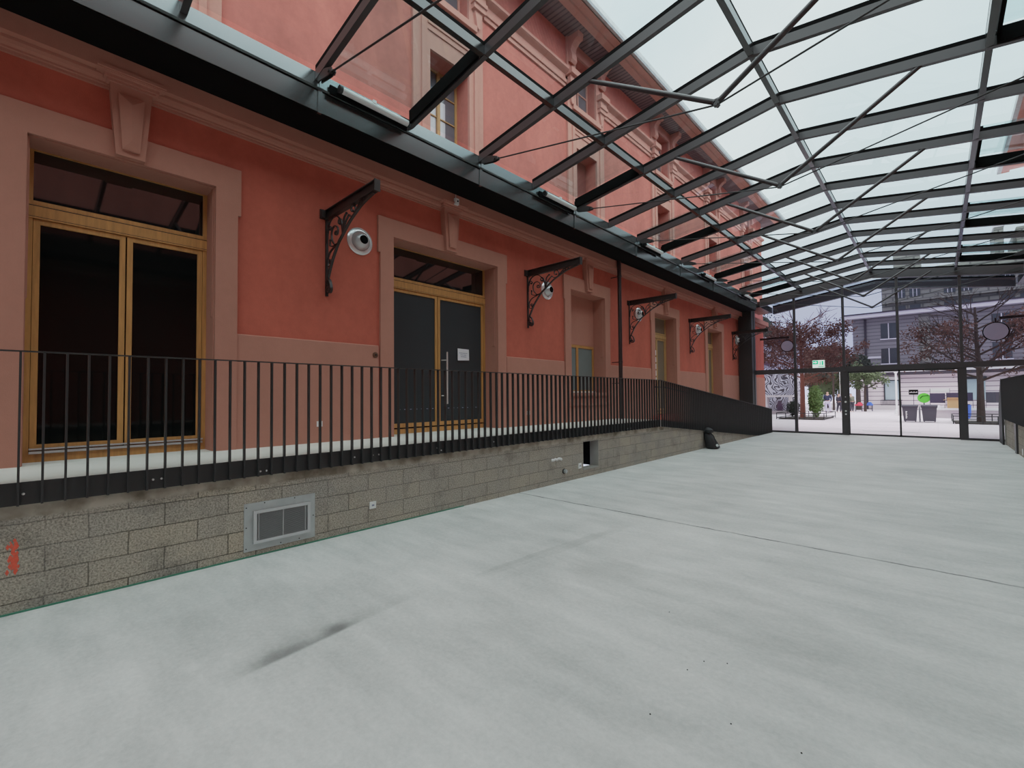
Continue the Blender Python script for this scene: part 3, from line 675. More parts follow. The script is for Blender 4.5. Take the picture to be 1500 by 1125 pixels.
# ------------------------------------------------------------------ wall fittings
def socket(x, y, z, label, s=.042):
    r = thing('socket', label, 'socket', (x, y, z)); obj('socket_plate', MB().box(x, x + .014, y - s, y + s, z - s, z + s), 'white', r)
    obj('socket_insert', MB().box(x + .014, x + .018, y - s * .35, y + s * .35, z - s * .25, z + s * .2), 'ink', r); return r
socket(WX + .03, 2.79, 1.24, 'white socket low on the dado between the two large doors', .038)
socket(WX + .03, 7.20, 1.25, 'white socket low on the dado right of the grey double door', .04)
socket(BX, 2.93, .28, 'white socket on the block wall right of the vent grille', .042)
socket(BX, 7.36, .24, 'white socket on the block wall beside the dark hatch', .05)
r = thing('pipe_stub', 'short capped pipe stub on the block wall below the mortar smear', 'pipe', (BX, 6.85, .2))
obj('collar', MB().lathe([(.05, 0), (.05, .01), (.04, .02)], (BX, 6.85, .2), 'x', 14), 'black', r); obj('cap', MB().lathe([(.035, .01), (.035, .06), (.025, .065)], (BX, 6.85, .2), 'x', 14), 'zinc', r)
r = thing('wall_button', 'small round brass plate on the dado left of the grey double door', 'plate', (WX + .03, 3.65, 2.25))
obj('plate', MB().lathe([(.045, 0), (.045, .01), (.03, .016)], (WX + .03, 3.65, 2.25), 'x', 16), 'brass', r); obj('button', MB().lathe([(.015, .015), (.015, .024), (.005, .026)], (WX + .03, 3.65, 2.25), 'x', 10), 'iron', r)
r = thing('sensor', 'small white sensor box on the cornice above the grey double door', 'sensor', (WX + .225, 5.10, 4.98))
obj('housing', MB().box(WX + .225, WX + .27, 5.06, 5.14, 4.95, 5.06), 'white', r); obj('lens', MB().lathe([(.016, .045), (.014, .052), (.004, .055)], (WX + .225, 5.11, 5.01), 'x', 10), 'hole', r); obj('cable_stub', MB().tube([(WX + .24, 5.09, 5.06), (WX + .24, 5.09, 5.13)], .006, 6), 'white', r)
# vent grille
r = thing('vent_grille', 'galvanised ventilation grille with fine slats in the block wall', 'vent', (BX, 1.86, .07))
obj('mounting_plate', MB().box(BX, BX + .008, 1.51, 2.22, .06, .54), 'zinc', r)
m = MB(); frame(m, BX + .008, BX + .035, 1.59, 2.16, .13, .46, .03); obj('grille_frame', m, 'alu', r)
obj('grille_cavity', MB().box(BX + .008, BX + .011, 1.62, 2.13, .16, .43), 'hole', r)
m = MB()
for i in range(24):
    z = .163 + i * .0112; m.prism([(BX + .012, z + .004), (BX + .030, z), (BX + .030, z + .002), (BX + .012, z + .0065)], 'y', 1.62, 2.13)
m.box(BX + .014, BX + .031, 1.873, 1.879, .16, .43); m.box(BX + .014, BX + .031, 2.105, 2.109, .16, .43); m.box(BX + .014, BX + .031, 1.637, 1.641, .16, .43)
obj('slats', m, 'alu', r)
m = MB()
for yy, zz in ((1.53, .5), (1.53, .3), (1.53, .09), (1.86, .08), (2.05, .08), (2.2, .3), (2.0, .525), (1.7, .525)): m.lathe([(.006, 0), (.006, .003), (.002, .004)], (BX + .008, yy, zz), 'x', 8)
obj('rivets', m, 'hole', r)
# downpipe
r = thing('downpipe', 'dark brown downpipe between the walled-up window and narrow door', 'pipe', (WX + .285, 10.60, ZL))
obj('pipe', MB().tube([(WX + .285, 10.60, 5.13), (WX + .285, 10.60, ZL + .005)], .052, 14), 'pipe', r)
for z in (1.9, 2.45, 4.7): obj('clamp', MB().tube([(WX + .285, 10.60, z), (WX + .285, 10.60, z + .035)], .062, 14).box(WX + .035, WX + .24, 10.59, 10.61, z + .005, z + .025), 'pipe', r)
# nozzle diffusers
def diffuser(y, label):
    z = 3.95; r = thing('air_nozzle', label, 'air nozzle', (WX, y, z), 'silver jet nozzles on the red wall')
    obj('flange', MB().lathe([(.205, 0), (.205, .012), (.185, .028), (.15, .036), (.145, .02), (.13, .015)], (WX, y, z), 'x', 32), 'chrome', r)
    obj('cone', MB().lathe([(.14, .015), (.135, .045), (.11, .085), (.078, .125), (.068, .130)], (WX, y, z), 'x', 32), 'alu', r)
    obj('nozzle_opening', MB().lathe([(.066, .1315), (.02, .1315), (.001, .1312)], (WX, y, z), 'x', 24), 'hole', r)
    return r
DY = [3.41, 7.91, 12.18, 16.66, 21.05]
d0 = diffuser(DY[0], 'round silver air nozzle left of the grey double door')
for y, l in zip(DY[1:], ['round silver air nozzle right of the grey double door', 'round silver air nozzle just beyond the brown downpipe', 'round silver air nozzle between the two narrow doors', 'round silver air nozzle half hidden by the black end column']):
    dup(d0, (0, y - DY[0], 0), l)
# wrought iron brackets
SC = {'strut': [(0.024, 3.174), (0.045, 3.261), (0.095, 3.358), (0.183, 3.508), (0.28, 3.625), (0.375, 3.727), (0.478, 3.796), (0.579, 3.865), (0.705, 3.942), (0.829, 3.997), (0.968, 4.054), (1.121, 4.093), (1.302, 4.125)],
 'bigC': [(0.487, 3.795), (0.479, 3.868), (0.452, 3.959), (0.398, 4.042), (0.315, 4.108), (0.21, 4.121), (0.114, 4.08), (0.054, 4.001), (0.034, 3.901), (.03, 3.8)],
 'curlR': [(0.479, 3.868), (0.471, 3.956), (0.426, 4.037), (0.375, 4.031), (0.369, 3.989), (0.406, 3.975)],
 'curlL': [(0.044, 3.929), (0.074, 4.013), (0.123, 4.011), (0.141, 3.978), (0.112, 3.969)],
 'spiral': [(0.375, 3.712), (0.262, 3.716), (0.178, 3.803), (0.16, 3.909), (0.209, 3.974), (0.294, 3.973), (0.35, 3.92), (0.339, 3.856), (0.283, 3.851), (0.268, 3.89), (0.302, 3.892)],
 'leafL': [(0.12, 3.812), (0.119, 3.738), (0.224, 3.707), (0.394, 3.724)],
 'lowS': [(0.375, 3.727), (0.243, 3.689), (0.127, 3.649), (0.059, 3.585), (0.038, 3.499)],
 'lowcurl': [(0.048, 3.542), (0.057, 3.459), (0.115, 3.451), (0.154, 3.497), (0.126, 3.538), (0.091, 3.521), (0.116, 3.495)],
 'upleaf': [(0.487, 3.795), (0.497, 3.894), (0.526, 4.018), (0.591, 4.066)],
 'upS': [(0.487, 3.795), (0.525, 3.903), (0.58, 3.965), (0.662, 4.028)],
 'curlA': [(0.662, 4.028), (0.724, 3.981), (0.812, 3.993), (0.839, 4.058), (0.787, 4.125), (0.725, 4.108), (0.733, 4.05), (0.777, 4.042)],
 'curlB': [(0.829, 3.997), (0.882, 4.05), (0.952, 4.106), (1.003, 4.11), (0.994, 4.07), (0.951, 4.071)],
 'curlC': [(0.968, 4.054), (1.02, 4.12), (1.071, 4.124), (1.054, 4.086)]}
def smooth(pts, n=4):
    out = []; P = [Vector(p) for p in pts]
    for i in range(len(P) - 1):
        a, b, c, d = P[max(i - 1, 0)], P[i], P[i + 1], P[min(i + 2, len(P) - 1)]
        for k in range(n):
            t = k / n
            out.append(.5 * ((2 * b) + (c - a) * t + (2 * a - 5 * b + 4 * c - d) * t * t + (3 * b - a - 3 * c + d) * t ** 3))
    out.append(P[-1]); return out
def bracket(y, label):
    r = thing('iron_bracket', label, 'bracket', (WX, y, 3.05), 'wrought iron canopy brackets along the red wall')
    m = MB().box(WX - .0, WX + 1.36, y - .035, y + .035, 4.128, 4.14).box(WX, WX + 1.36, y - .006, y + .006, 4.14, 4.25).box(WX, WX + 1.36, y - .035, y + .035, 4.248, 4.26)
    m.box(WX + 1.36, WX + 1.372, y - .04, y + .04, 4.12, 4.265)
    obj('top_beam', m, 'iron', r)
    obj('wall_pad', MB().box(WX - .0, WX + .05, y - .09, y - .035, 4.14, 4.25).box(WX, WX + .02, y - .1, y + .06, 4.13, 4.26), 'iron', r)
    obj('wall_bar', MB().box(WX + .0, WX + .022, y - .02, y + .02, 3.04, 4.13), 'iron', r)
    f = lambda pts: [(WX + p[0], p[1]) for p in pts]
    obj('curved_strut', MB().strip(f(smooth(SC['strut'])), .020, y - .018, y + .018), 'iron', r)
    m = MB()
    for k, v in SC.items():
        if k != 'strut': m.strip(f(smooth(v)), .013, y - .012, y + .012)
    for cx, cz in ((.406, 3.975), (.112, 3.969), (.302, 3.892), (.116, 3.495), (.777, 4.042), (.951, 4.071), (.12, 3.812), (.591, 4.066)):
        m.lathe([(.004, -.017), (.016, -.012), (.02, 0), (.016, .012), (.004, .017)], (WX + cx, y, cz), 'y', 10)
    obj('scrollwork', m, 'iron', r)
    m = MB().strip(f(smooth([(0.03, 3.25), (.07, 3.272), (0.115, 3.23), (0.141, 3.17), (0.149, 3.115), (0.115, 3.08), (0.06, 3.09), (0.04, 3.13), (0.07, 3.165), (0.10, 3.14)])), .02, y - .02, y + .02)
    m.lathe([(.004, -.025), (.025, -.015), (.03, 0), (.025, .015), (.004, .025)], (WX + .085, y, 3.125), 'y', 12)
    m.prism([(WX + .02, 3.19), (WX + .075, 3.185), (WX + .08, 3.205), (WX + .02, 3.212)], 'y', y - .022, y + .022)
    obj('finial', m, 'iron', r)
    return r
BY = [2.90, 7.25, 11.61, 15.92, 20.50]
b0 = bracket(BY[0], 'scrolled iron bracket left of the grey double door')
for y, l in zip(BY[1:], ['scrolled iron bracket right of the grey double door', 'scrolled iron bracket just beyond the brown downpipe', 'scrolled iron bracket between the two narrow doors', 'scrolled iron bracket beside the black end column']):
    dup(b0, (0, y - BY[0], 0), l)
# round grey discs hung outside
for sx, l in ((-1, 'round grey disc hanging outside beyond the left end of the glass wall'), (1, 'round grey disc hanging outside at the right end of the glass wall')):
    cx = -5.15 if sx < 0 else 1.66; wx = WX if sx < 0 else mir(WX); cz = 3.87 if sx < 0 else 3.86; y = 24.7
    r = thing('hanging_disc', l, 'hanging disc', (cx, y, cz)); R_ = .26 if sx < 0 else .34
    obj('disc_face', MB().lathe([(R_ * .94, -.03), (R_ * .94, .03)], (cx, y, cz), 'y', 28), 'greydisc', r)
    obj('rim', MB().tube([(cx + R_ * math.cos(q * PI / 14), y, cz + R_ * math.sin(q * PI / 14)) for q in range(29)], .018, 6, False), 'hole', r)
    obj('hanger', MB().tube([(cx, y, cz + R_), (cx, y, cz + R_ + .16)], .03, 8), 'iron', r)
    obj('arm', MB().box(min(wx, cx - .1 * sx * -1), max(wx, cx - .1 * sx), y - .04, y + .04, cz + R_ + .1, cz + R_ + .2), 'iron', r)

# ------------------------------------------------------------------ glass roof
def rz(x):  # underside of rafters
    return 6.045 - .146 * abs(x - XR)
def Yk(k): return 2.4 + 1.36 * (k - 1)
XE = -5.46; RD = .12; RW = .032
def slope_piece(mb, xa, xb, y0, y1, d0, d1):
    pts = [(xa, rz(xa) + d0), (xb, rz(xb) + d0), (xb, rz(xb) + d1), (xa, rz(xa) + d1)]
    mb.prism(pts, 'y', y0, y1)
def raft(name, y, label, w=RW, d0=0., d1=RD, mat='steel'):
    r = thing(name, label, 'rafter', (XR, y, rz(XE)), 'steel rafters of the glass roof')
    for a, b in ((XE, XR), (XR, mir(XE))):
        m = MB(); slope_piece(m, a, b, y - w, y + w, d0, d1); obj('steel_section', m, mat, r)
        m = MB(); slope_piece(m, a, b, y - w * .98, y + w * .98, d1, d1 + .055); obj('glazing_bar', m, 'hole', r)
    return r
NK = list(range(-7, 15))
for k in NK: raft('roof_rafter', Yk(k), 'dark steel roof rafter, %s from the glass end wall' % ORD[14 - k])
ph = []
for x, l, cat in ((-3.92, 'left purlin running the length of the glass roof', 'purlin'), (XR, 'ridge beam running the length of the glass roof', 'ridge beam'), (mir(-3.92), 'right purlin running the length of the glass roof', 'purlin')):
    nm = 'ridge_beam' if x == XR else 'roof_purlin'
    m = MB(); dz = rz(x); m.box(x - .035, x + .035, Yk(-7), GY, dz + .004, dz + RD - .004)
    g2 = obj(nm, m, 'purlin'); tag(g2, 'dark steel ' + l, cat)
    obj('glazing_bar', MB().box(x - .033, x + .033, Yk(-7), GY, dz + RD - .004, dz + RD + .045), 'hole', g2)
# glass panes as ceiling
m = MB()
for a, b in ((XE, XR), (XR, mir(XE))):
    m.quad((a, Yk(-7), rz(a) + RD + .05), (b, Yk(-7), rz(b) + RD + .05), (b, 23.7, rz(b) + RD + .05), (a, 23.7, rz(a) + RD + .05))
tag(obj('ceiling', m, 'roofglass'), 'clear glass panes of the pitched roof', 'glass roof', kind='structure')
# gutters
def gutter(sg, label):
    f = (lambda x: x) if sg < 0 else mir
    pts = [(-6.10, 5.145), (-5.53, 5.145), (-5.485, 5.41), (-5.465, 5.425), (-5.465, 5.60), (-5.50, 5.60), (-5.50, 5.44), (-5.515, 5.43), (-5.56, 5.17), (-6.07, 5.17), (-6.07, 5.55), (-6.10, 5.55)]
    pts = [(-6.10, 5.145), (-5.515, 5.145), (-5.505, 5.41), (-5.465, 5.425), (-5.465, 5.60), (-6.10, 5.60)]
    g = obj('box_gutter', MB().prism([(f(a), b) for a, b in pts], 'y', Yk(-7), 21.10), 'gut'); tag(g, label, 'gutter')
    for k in range(-7, 15, 2):
        y = Yk(k) + .02
        pp = [(-5.535, 5.13), (-5.50, 5.13), (-5.49, 5.41), (-5.455, 5.42), (-5.455, 5.60), (-5.49, 5.60)]
        obj('joint_cover', MB().prism([(f(a), b) for a, b in pp], 'y', y, y + .05), 'gut', g)
    obj('underside_plate', MB().prism([(f(-6.105), 5.138), (f(-5.528), 5.138), (f(-5.528), 5.144), (f(-6.105), 5.144)], 'y', Yk(-7), 21.10), 'hole', g)
    obj('outer_edge_beam', MB().box(min(f(-6.1), f(-5.5)), max(f(-6.1), f(-5.5)), 21.62, 23.70, 5.35, 5.60), 'purlin', g)
    obj('seam', MB().prism([(f(-5.51), 5.404), (f(-5.495), 5.404), (f(-5.495), 5.410), (f(-5.51), 5.410)], 'y', Yk(-7), 21.1), 'hole', g)
    return g
gutter(-1, 'dark steel box gutter along the left edge of the glass roof'); gutter(1, 'dark steel box gutter along the right edge of the glass roof')
# end beams
r = raft('roof_rafter', Yk(15) + .06, 'deep dark steel portal rafter over the glass end wall', .07, -.16, RD)
r['group'] = 'portal beams at the end of the glass roof'
r = raft('roof_rafter', 23.65, 'outermost dark steel canopy beam beyond the glass end wall', .09, -.20, RD)
r['group'] = 'portal beams at the end of the glass roof'
# soffit purlins outside: small bars
# trusses
def truss(k, label):
    y = Yk(k); r = thing('roof_truss', label, 'roof truss', (XR, y, 4.75), 'braced rod trusses under the glass roof')
    nd = (XR, y, 4.80)
    for s_ in (-1, 1):
        xa = XR + s_ * 1.63
        obj('strut', MB().tube([(xa, y, rz(xa) + .02), (XR + s_ * .02, y, 4.80)], .030, 12), 'steel', r)
        xe = XR + s_ * 3.72
        xr = XR + s_ * 3.42
        obj('tie_rod', MB().tube([(xr, y, 5.42), (XR, y, 4.765)], .0105, 8), 'black', r)
        f = MB()
        for q in (-.022, .022): f.prism([(xe, 5.44), (xe, 5.56), (XR + s_ * 3.5, 5.50), (XR + s_ * 3.36, 5.44), (XR + s_ * 3.35, 5.39), (XR + s_ * 3.45, 5.385)], 'y', y + q - .006, y + q + .006)
        f.tube([(XR + s_ * 3.42, y - .045, 5.42), (XR + s_ * 3.42, y + .045, 5.42)], .02, 10)
        obj('fork_fitting', f, 'black', r)
    obj('node_plate', MB().box(XR - .03, XR + .03, y - .02, y + .02, 4.75, 4.83).tube([(XR, y - .035, 4.765), (XR, y + .035, 4.765)], .02, 10), 'steel', r)
    return r
t0 = truss(-1, 'rod-braced roof truss, %s from the glass end wall' % ORD[8])
for n_, k in enumerate(range(1, 16, 2)):
    dup(t0, (0, Yk(k) - Yk(-1), 0), 'rod-braced roof truss, %s from the glass end wall' % ORD[7 - n_])
# roof vents
def vent(k, sg, label):
    y0, y1 = Yk(k) + .05, Yk(k + 1) - .03; f = (lambda x: x) if sg < 0 else mir
    r = thing('roof_vent', label, 'roof vent', (f(-4.7), (y0 + y1) / 2, 5.7), 'opening vents in the glass roof')
    def sp(mb, a, b, ya, yb, d0, d1):
        a, b = f(a), f(b); a, b = min(a, b), max(a, b); slope_piece(mb, a, b, ya, yb, d0, d1)
    m = MB(); sp(m, -5.42, -3.98, y1 - .035, y1, .02, .20); sp(m, -5.42, -3.98, y0, y0 + .02, RD, .19); sp(m, -4.02, -3.98, y0, y1, RD, .24)
    obj('kerb_frame', m, 'hole', r)
    m = MB(); sp(m, -5.42, -3.98, y0, y1, .245, .247); obj('glass_pane', m, 'roofglass', r)
    return r
def actuator(k, label):
    y0 = Yk(k) + .26; y1 = Yk(k) + 1.24
    r = thing('vent_actuator', label, 'vent motor', (-5.39, y0, 5.45), 'white vent motors along the left gutter')
    obj('housing', MB().tube([(-5.38, y0, 5.47), (-5.38, y1, 5.47)], .042, 16), 'white', r)
    obj('end_cap', MB().tube([(-5.38, y0 - .03, 5.47), (-5.38, y0 + .012, 5.47)], .047, 16), 'black', r)
    obj('clip', MB().box(-5.43, -5.335, y0 + .42, y0 + .47, 5.49, 5.53), 'white', r)
    obj('backing_bar', MB().box(-5.45, -5.425, y0 - .12, y1 + .02, 5.39, 5.50), 'hole', r)
    return r
VK = [1, 4, 7, 10, 13]
for i, k in enumerate(VK):
    vent(k, -1, 'raised opening roof vent above the left gutter, %s from the glass end wall' % ORD[4 - i])
    vent(k, 1, 'raised opening roof vent above the right gutter, %s from the glass end wall' % ORD[4 - i])
    actuator(k, 'white tubular vent motor above the left gutter, %s from the glass end wall' % ORD[4 - i])

# ------------------------------------------------------------------ glass end wall
K = GY / 21.3
MX = [-5.75, -4.17 * K, -2.56 * K, -.975 * K, .635 * K, 2.24 * K, 2.94]
gw = thing('wall_far', 'glazed steel-framed end wall of the hall', 'glass wall', (XR, GY, 0), kind='structure')
T0, T1 = 2.43, 2.62
for i, x in enumerate(MX[1:-1]):
    obj('mullion', MB().box(x - .04, x + .04, GY - .05, GY + .05, T1, rz(x)), 'steel', gw)
    w_ = {1: .11, 3: .10, 2: .025}.get(i, .055)
    if i != 2: obj('door_post', MB().box(x - w_, x + w_, GY - .05, GY + .05, 0, T0), 'steel', gw)
obj('transom', MB().box(-5.75, 2.94, GY - .07, GY + .07, T0, T1), 'steel', gw)
obj('sill_rail', MB().box(-5.75, MX[2], GY - .04, GY + .04, 0, .07).box(MX[4], 2.9, GY - .04, GY + .04, 0, .07), 'black', gw)
for a, b in zip(MX, MX[1:]):
    zt = min(rz(a), rz(b)) - .16; lo = MB(); hi = MB()
    hi.quad((a, GY, T1), (b, GY, T1), (b, GY, rz(b) - .1), (a, GY, rz(a) - .1)); obj('upper_pane', hi, 'wallglass', gw)
    if not (MX[2] - .01 < a < MX[4] - .01): lo.quad((a, GY, .05), (b, GY, .05), (b, GY, T0), (a, GY, T0)); obj('lower_pane', lo, 'doorglass' if abs(a - MX[1]) < .01 else 'sideglass', gw)
dr = thing('door_5', 'pair of glass sliding doors in the middle of the end wall', 'sliding door', ((MX[2] + MX[4]) / 2, GY, 0), kind='structure')
for a, b in ((MX[2] + .11, MX[3]), (MX[3], MX[4] - .10)):
    m = MB(); 
    for u0, u1, v0, v1 in ((a, a + .035, .01, T0), (b - .022, b + .0, .01, T0), (a, b, .01, .07), (a, b, T0 - .05, T0)): m.box(u0, u1, GY - .025, GY + .025, v0, v1)
    lf = obj('door_leaf', m, 'black', dr); g_ = MB(); g_.quad((a, GY + .001, .05), (b, GY + .001, .05), (b, GY + .001, T0), (a, GY + .001, T0)); obj('glass_pane', g_, 'doorglass', lf)
for q in (MX[2] + .6, MX[3] + .7): obj('door_sensor', MB().prism([(GY - .15, T0 - .07), (GY - .07, T0 - .07), (GY - .07, T0), (GY - .17, T0)], 'x', q, q + .35), 'black', dr)
r = thing('door_control', 'white control buttons on the left post of the sliding doors', 'switch', (MX[2], GY - .05, 1.0))
for z, s_ in ((1.46, .018), (1.27, .035), (.92, .03), (.80, .03)): obj('button', MB().lathe([(s_, 0), (s_, -.015), (s_ * .6, -.02)], (MX[2] + .02, GY - .05, z), 'y', 12), 'white', r)
# end column
r = thing('end_column', 'black steel column at the left end of the glass wall', 'column', (-6.0, 21.25, 0))
obj('column_shaft', MB().box(-6.24, -5.72, 21.12, 21.42, 0, 5.58), 'black', r); obj('column_fin', MB().box(-5.76, -5.70, 21.42, 21.6, 0, 5.45), 'steel', r)
# exit sign
r = thing('exit_sign', 'lit green emergency exit sign on the transom of the glass wall', 'exit sign', (-3.38, GY - .1, T1))
obj('sign_box', MB().box(-3.60, -3.20, GY - .13, GY - .09, T1, T1 + .30), 'exitw', r)
m = MB().box(-3.59, -3.41, GY - .134, GY - .13, T1 + .14, T1 + .285).box(-3.41, -3.22, GY - .134, GY - .13, T1 + .03, T1 + .06)
obj('green_field', m, 'exitg', r)
a = MB(); y = GY - .136
a.prism([(-3.57, T1 + .20), (-3.50, T1 + .20), (-3.50, T1 + .17), (-3.44, T1 + .215), (-3.50, T1 + .26), (-3.50, T1 + .23), (-3.57, T1 + .23)], 'y', y - .002, y)
obj('arrow', a, 'exitw', r)
a = MB().box(-3.29, -3.24, y, y + .006, T1 + .10, T1 + .26); a.tube([(-3.35, y, T1 + .12), (-3.335, y, T1 + .17), (-3.34, y, T1 + .22)], .012, 6); a.tube([(-3.375, y, T1 + .10), (-3.335, y, T1 + .16), (-3.31, y, T1 + .10)], .008, 6); a.tube([(-3.37, y, T1 + .19), (-3.34, y, T1 + .21), (-3.31, y, T1 + .19)], .007, 6); a.lathe([(.004, -.004), (.015, 0), (.004, .004)], (-3.335, y, T1 + .25), 'y', 8)
obj('running_figure', a, 'exitg', r)

# ------------------------------------------------------------------ backpack and grit
r = thing('backpack', 'black bag leaning against the block wall near the end of the ramp', 'bag', (-5.0, 13.9, 0))
def blob(rows, n=14):
    """rows: (cx,cy,z,rx,ry) superellipse loft"""
    m = MB(); vs = []
    for cx, cy, z, rx, ry in rows:
        for k in range(n):
            a = 2 * PI * k / n; ca, sa = math.cos(a), math.sin(a); e = .65
            vs.append((cx + rx * math.copysign(abs(ca) ** e, ca), cy + ry * math.copysign(abs(sa) ** e, sa), z))
    fs = [(i * n + k, i * n + (k + 1) % n, (i + 1) * n + (k + 1) % n, (i + 1) * n + k) for i in range(len(rows) - 1) for k in range(n)]
    fs += [tuple(range(n)), tuple(range((len(rows) - 1) * n, len(rows) * n))]
    m.add(vs, fs, True); return m
obj('main_body', blob([(-4.88, 13.9, .0, .13, .17), (-4.87, 13.9, .04, .17, .21), (-4.92, 13.9, .18, .15, .20), (-4.98, 13.9, .32, .12, .18), (-5.02, 13.9, .44, .085, .15), (-5.03, 13.9, .48, .04, .1)]), 'bag', r)
obj('top_flap', blob([(-5.0, 13.9, .44, .05, .13), (-4.98, 13.9, .48, .10, .17), (-4.99, 13.9, .55, .10, .17), (-5.02, 13.9, .60, .06, .12), (-5.03, 13.9, .615, .02, .05)]), 'bag', r)
obj('shoulder_strap', MB().tube([(-4.92, 13.78, .50), (-4.80, 13.76, .38), (-4.74, 13.76, .2), (-4.73, 13.80, .04)], .014, 6), 'bag', r)
obj('buckle', MB().lathe([(.03, -.005), (.04, 0), (.03, .005)], (-4.70, 13.74, .12), 'y', 10), 'white', r)
for i, (x, y) in enumerate([(-1.1, 2.65), (-1.06, 2.80), (-.95, 2.87), (-1.48, 3.26), (-1.09, 2.16), (-.77, 2.36), (-.48, 2.38)]):
    m = MB().lathe([(.001, 0), (.004, .001), (.0035, .003), (.001, .004)], (x, y, 0), 'z', 7)
    tag(obj('grit_speck', m, 'hole'), 'tiny dark speck of grit on the concrete floor', 'grit', 'grit on the floor')

# ------------------------------------------------------------------ outside: buildings
BYD = 57.
r = thing('stone_building', 'grey striped stone building with pale eaves across the plaza', 'building', (8, BYD, 0))
obj('upper_wall', MB().box(-6.07, 45, BYD, BYD + 12, 3.3, 8.95), 'stone', r)
obj('ground_floor', MB().box(-5.9, 45, BYD + .15, BYD + 12, 0, 3.5), 'stonelow', r)
obj('eaves', MB().box(-6.75, 10.3, BYD - .9, BYD + 12.5, 8.98, 9.32), 'fascia', r)
obj('roof_edge', MB().box(-6.85, 45, BYD - 1.0, BYD + 12.5, 9.32, 9.42).box(10.3, 45, BYD - .9, BYD + 12, 8.6, 9.32), 'dkband', r)
obj('canopy', MB().box(-3.9, 45, BYD - 1.2, BYD, 3.30, 3.62), 'dkband', r); obj('canopy_edge', MB().box(-3.95, 45, BYD - 1.25, BYD - 1.2, 3.55, 3.72), 'fascia', r)
obj('drainpipe', MB().tube([(-5.05, BYD - .1, 0), (-5.05, BYD - .1, 8.9)], .09, 8), 'dkband', r)
obj('pale_band', MB().box(-6.0, -3.9, BYD - .06, BYD, 5.0, 5.2), 'fascia', r)
obj('quoin_panel', MB().box(-1.1, -.3, BYD - .05, BYD, 3.7, 8.9), 'towerstone', r)
for x in (-3.87, 3.6, 9.4, 15.2):
    for z0_, z1_ in ((6.86, 8.35), (4.45, 5.92)):
        wn = obj('window', MB().box(x, x + 1.15, BYD - .03, BYD + .02, z0_, z1_), 'windark', r)
        m = MB().box(x + .55, x + .62, BYD - .06, BYD - .03, z0_, z1_).box(x - .06, x + 1.21, BYD - .12, BYD, z0_ - .1, z0_); obj('window_frame', m, 'fascia', wn)
for x, w_ in ((-3.67, 1.05), (1.9, 1.2), (8, 3.), (14, 3.)):
    wn = obj('shop_window', MB().box(x, x + w_, BYD + .05, BYD + .2, .95, 2.85), 'winlt', r)
    obj('window_frame', MB().box(x - .1, x, BYD + .0, BYD + .2, .85, 2.95).box(x - .1, x + w_ + .1, BYD, BYD + .2, 2.75, 2.95), 'windark', wn)
obj('white_blind', MB().box(-3.75, -2.5, BYD - .1, BYD + .1, 2.85, 3.15), 'white', r)
rl = MB()
for i in range(16): rl.box(-4.0 + i * .1, -3.97 + i * .1, BYD - .3, BYD - .27, .45, .9)
rl.box(-4.0, -2.4, BYD - .3, BYD - .26, .9, .94).box(-4.0, -2.4, BYD - .3, BYD - .26, .42, .46)
obj('railing', rl, 'windark', r)
obj('plinth', MB().box(-4.7, -2.0, BYD - .35, BYD + .15, 0, .42), 'wallstone', r)
# tower behind
r = thing('tower_block', 'grey concrete apartment tower rising behind the stone building', 'building', (8, 75, 0))
obj('tower_wall', MB().box(-4.9, 36, 75, 90, 0, 16.9), 'towerstone', r); obj('penthouse', MB().box(-3.7, -1.15, 75.5, 86, 16.9, 19.4), 'towerstone', r)
for fz in (10.4, 12.9, 15.9):
    obj('balcony_slab', MB().box(-4.9, 36, 74.4, 75, fz, fz + .25), 'towerstone', r)
for i, x in enumerate([-3.6, -2.2, .9, 2.3, 5.6, 7.0, 10.3, 11.7, 15, 18, 21]):
    for z in (10.9, 13.5):
        wn = obj('window', MB().box(x, x + 1.0, 74.93, 75.02, z, z + 1.6), 'windark', r)
        if z > 13: obj('window_frame', MB().box(x + .3, x + .36, 74.9, 74.93, z, z + 1.6).box(x + .65, x + .71, 74.9, 74.93, z, z + 1.6), 'fascia', wn)
r = thing('distant_tower', 'pale grey tower block far away seen through the roof at right', 'building', (13, 110, 0))
obj('tower_wall', MB().box(7.6, 8.7, 110, 118, 0, 29), 'towerstone', r); obj('lower_wing', MB().box(8.7, 40, 110, 125, 0, 24.6).box(10.3, 22, 112, 125, 24.6, 29), 'towerstone', r); obj('roof_slab', MB().box(7.5, 8.8, 109.8, 118, 29, 29.3), 'fascia', r)
# mural shed
r = thing('mural_building', 'low flat-roofed building with a black and white mural', 'building', (-9.4, 41, 0))
obj('mural_wall', MB().box(-14, -8.0, 41, 44, .25, 5.6), 'mural', r); obj('flat_roof', MB().box(-14, -7.7, 40.3, 44.5, 5.95, 6.15), 'wallstone', r); obj('roof_fascia', MB().box(-14, -7.9, 40.6, 44.5, 5.6, 5.95), 'dkband', r)
obj('pale_plinth', MB().box(-14, -7.95, 40.9, 44, 0, .25), 'wallstone', r)
# white bench in front of mural
r = thing('stone_table', 'pale stone table in front of the mural', 'table', (-8.9, 40, 0))
obj('table_top', MB().box(-10.1, -8.0, 39.7, 40.5, 1.35, 1.5), 'wallstone', r)
for x in (-9.9, -8.3): obj('leg', MB().box(x, x + .15, 39.8, 40.4, 0, 1.35), 'wallstone', r)

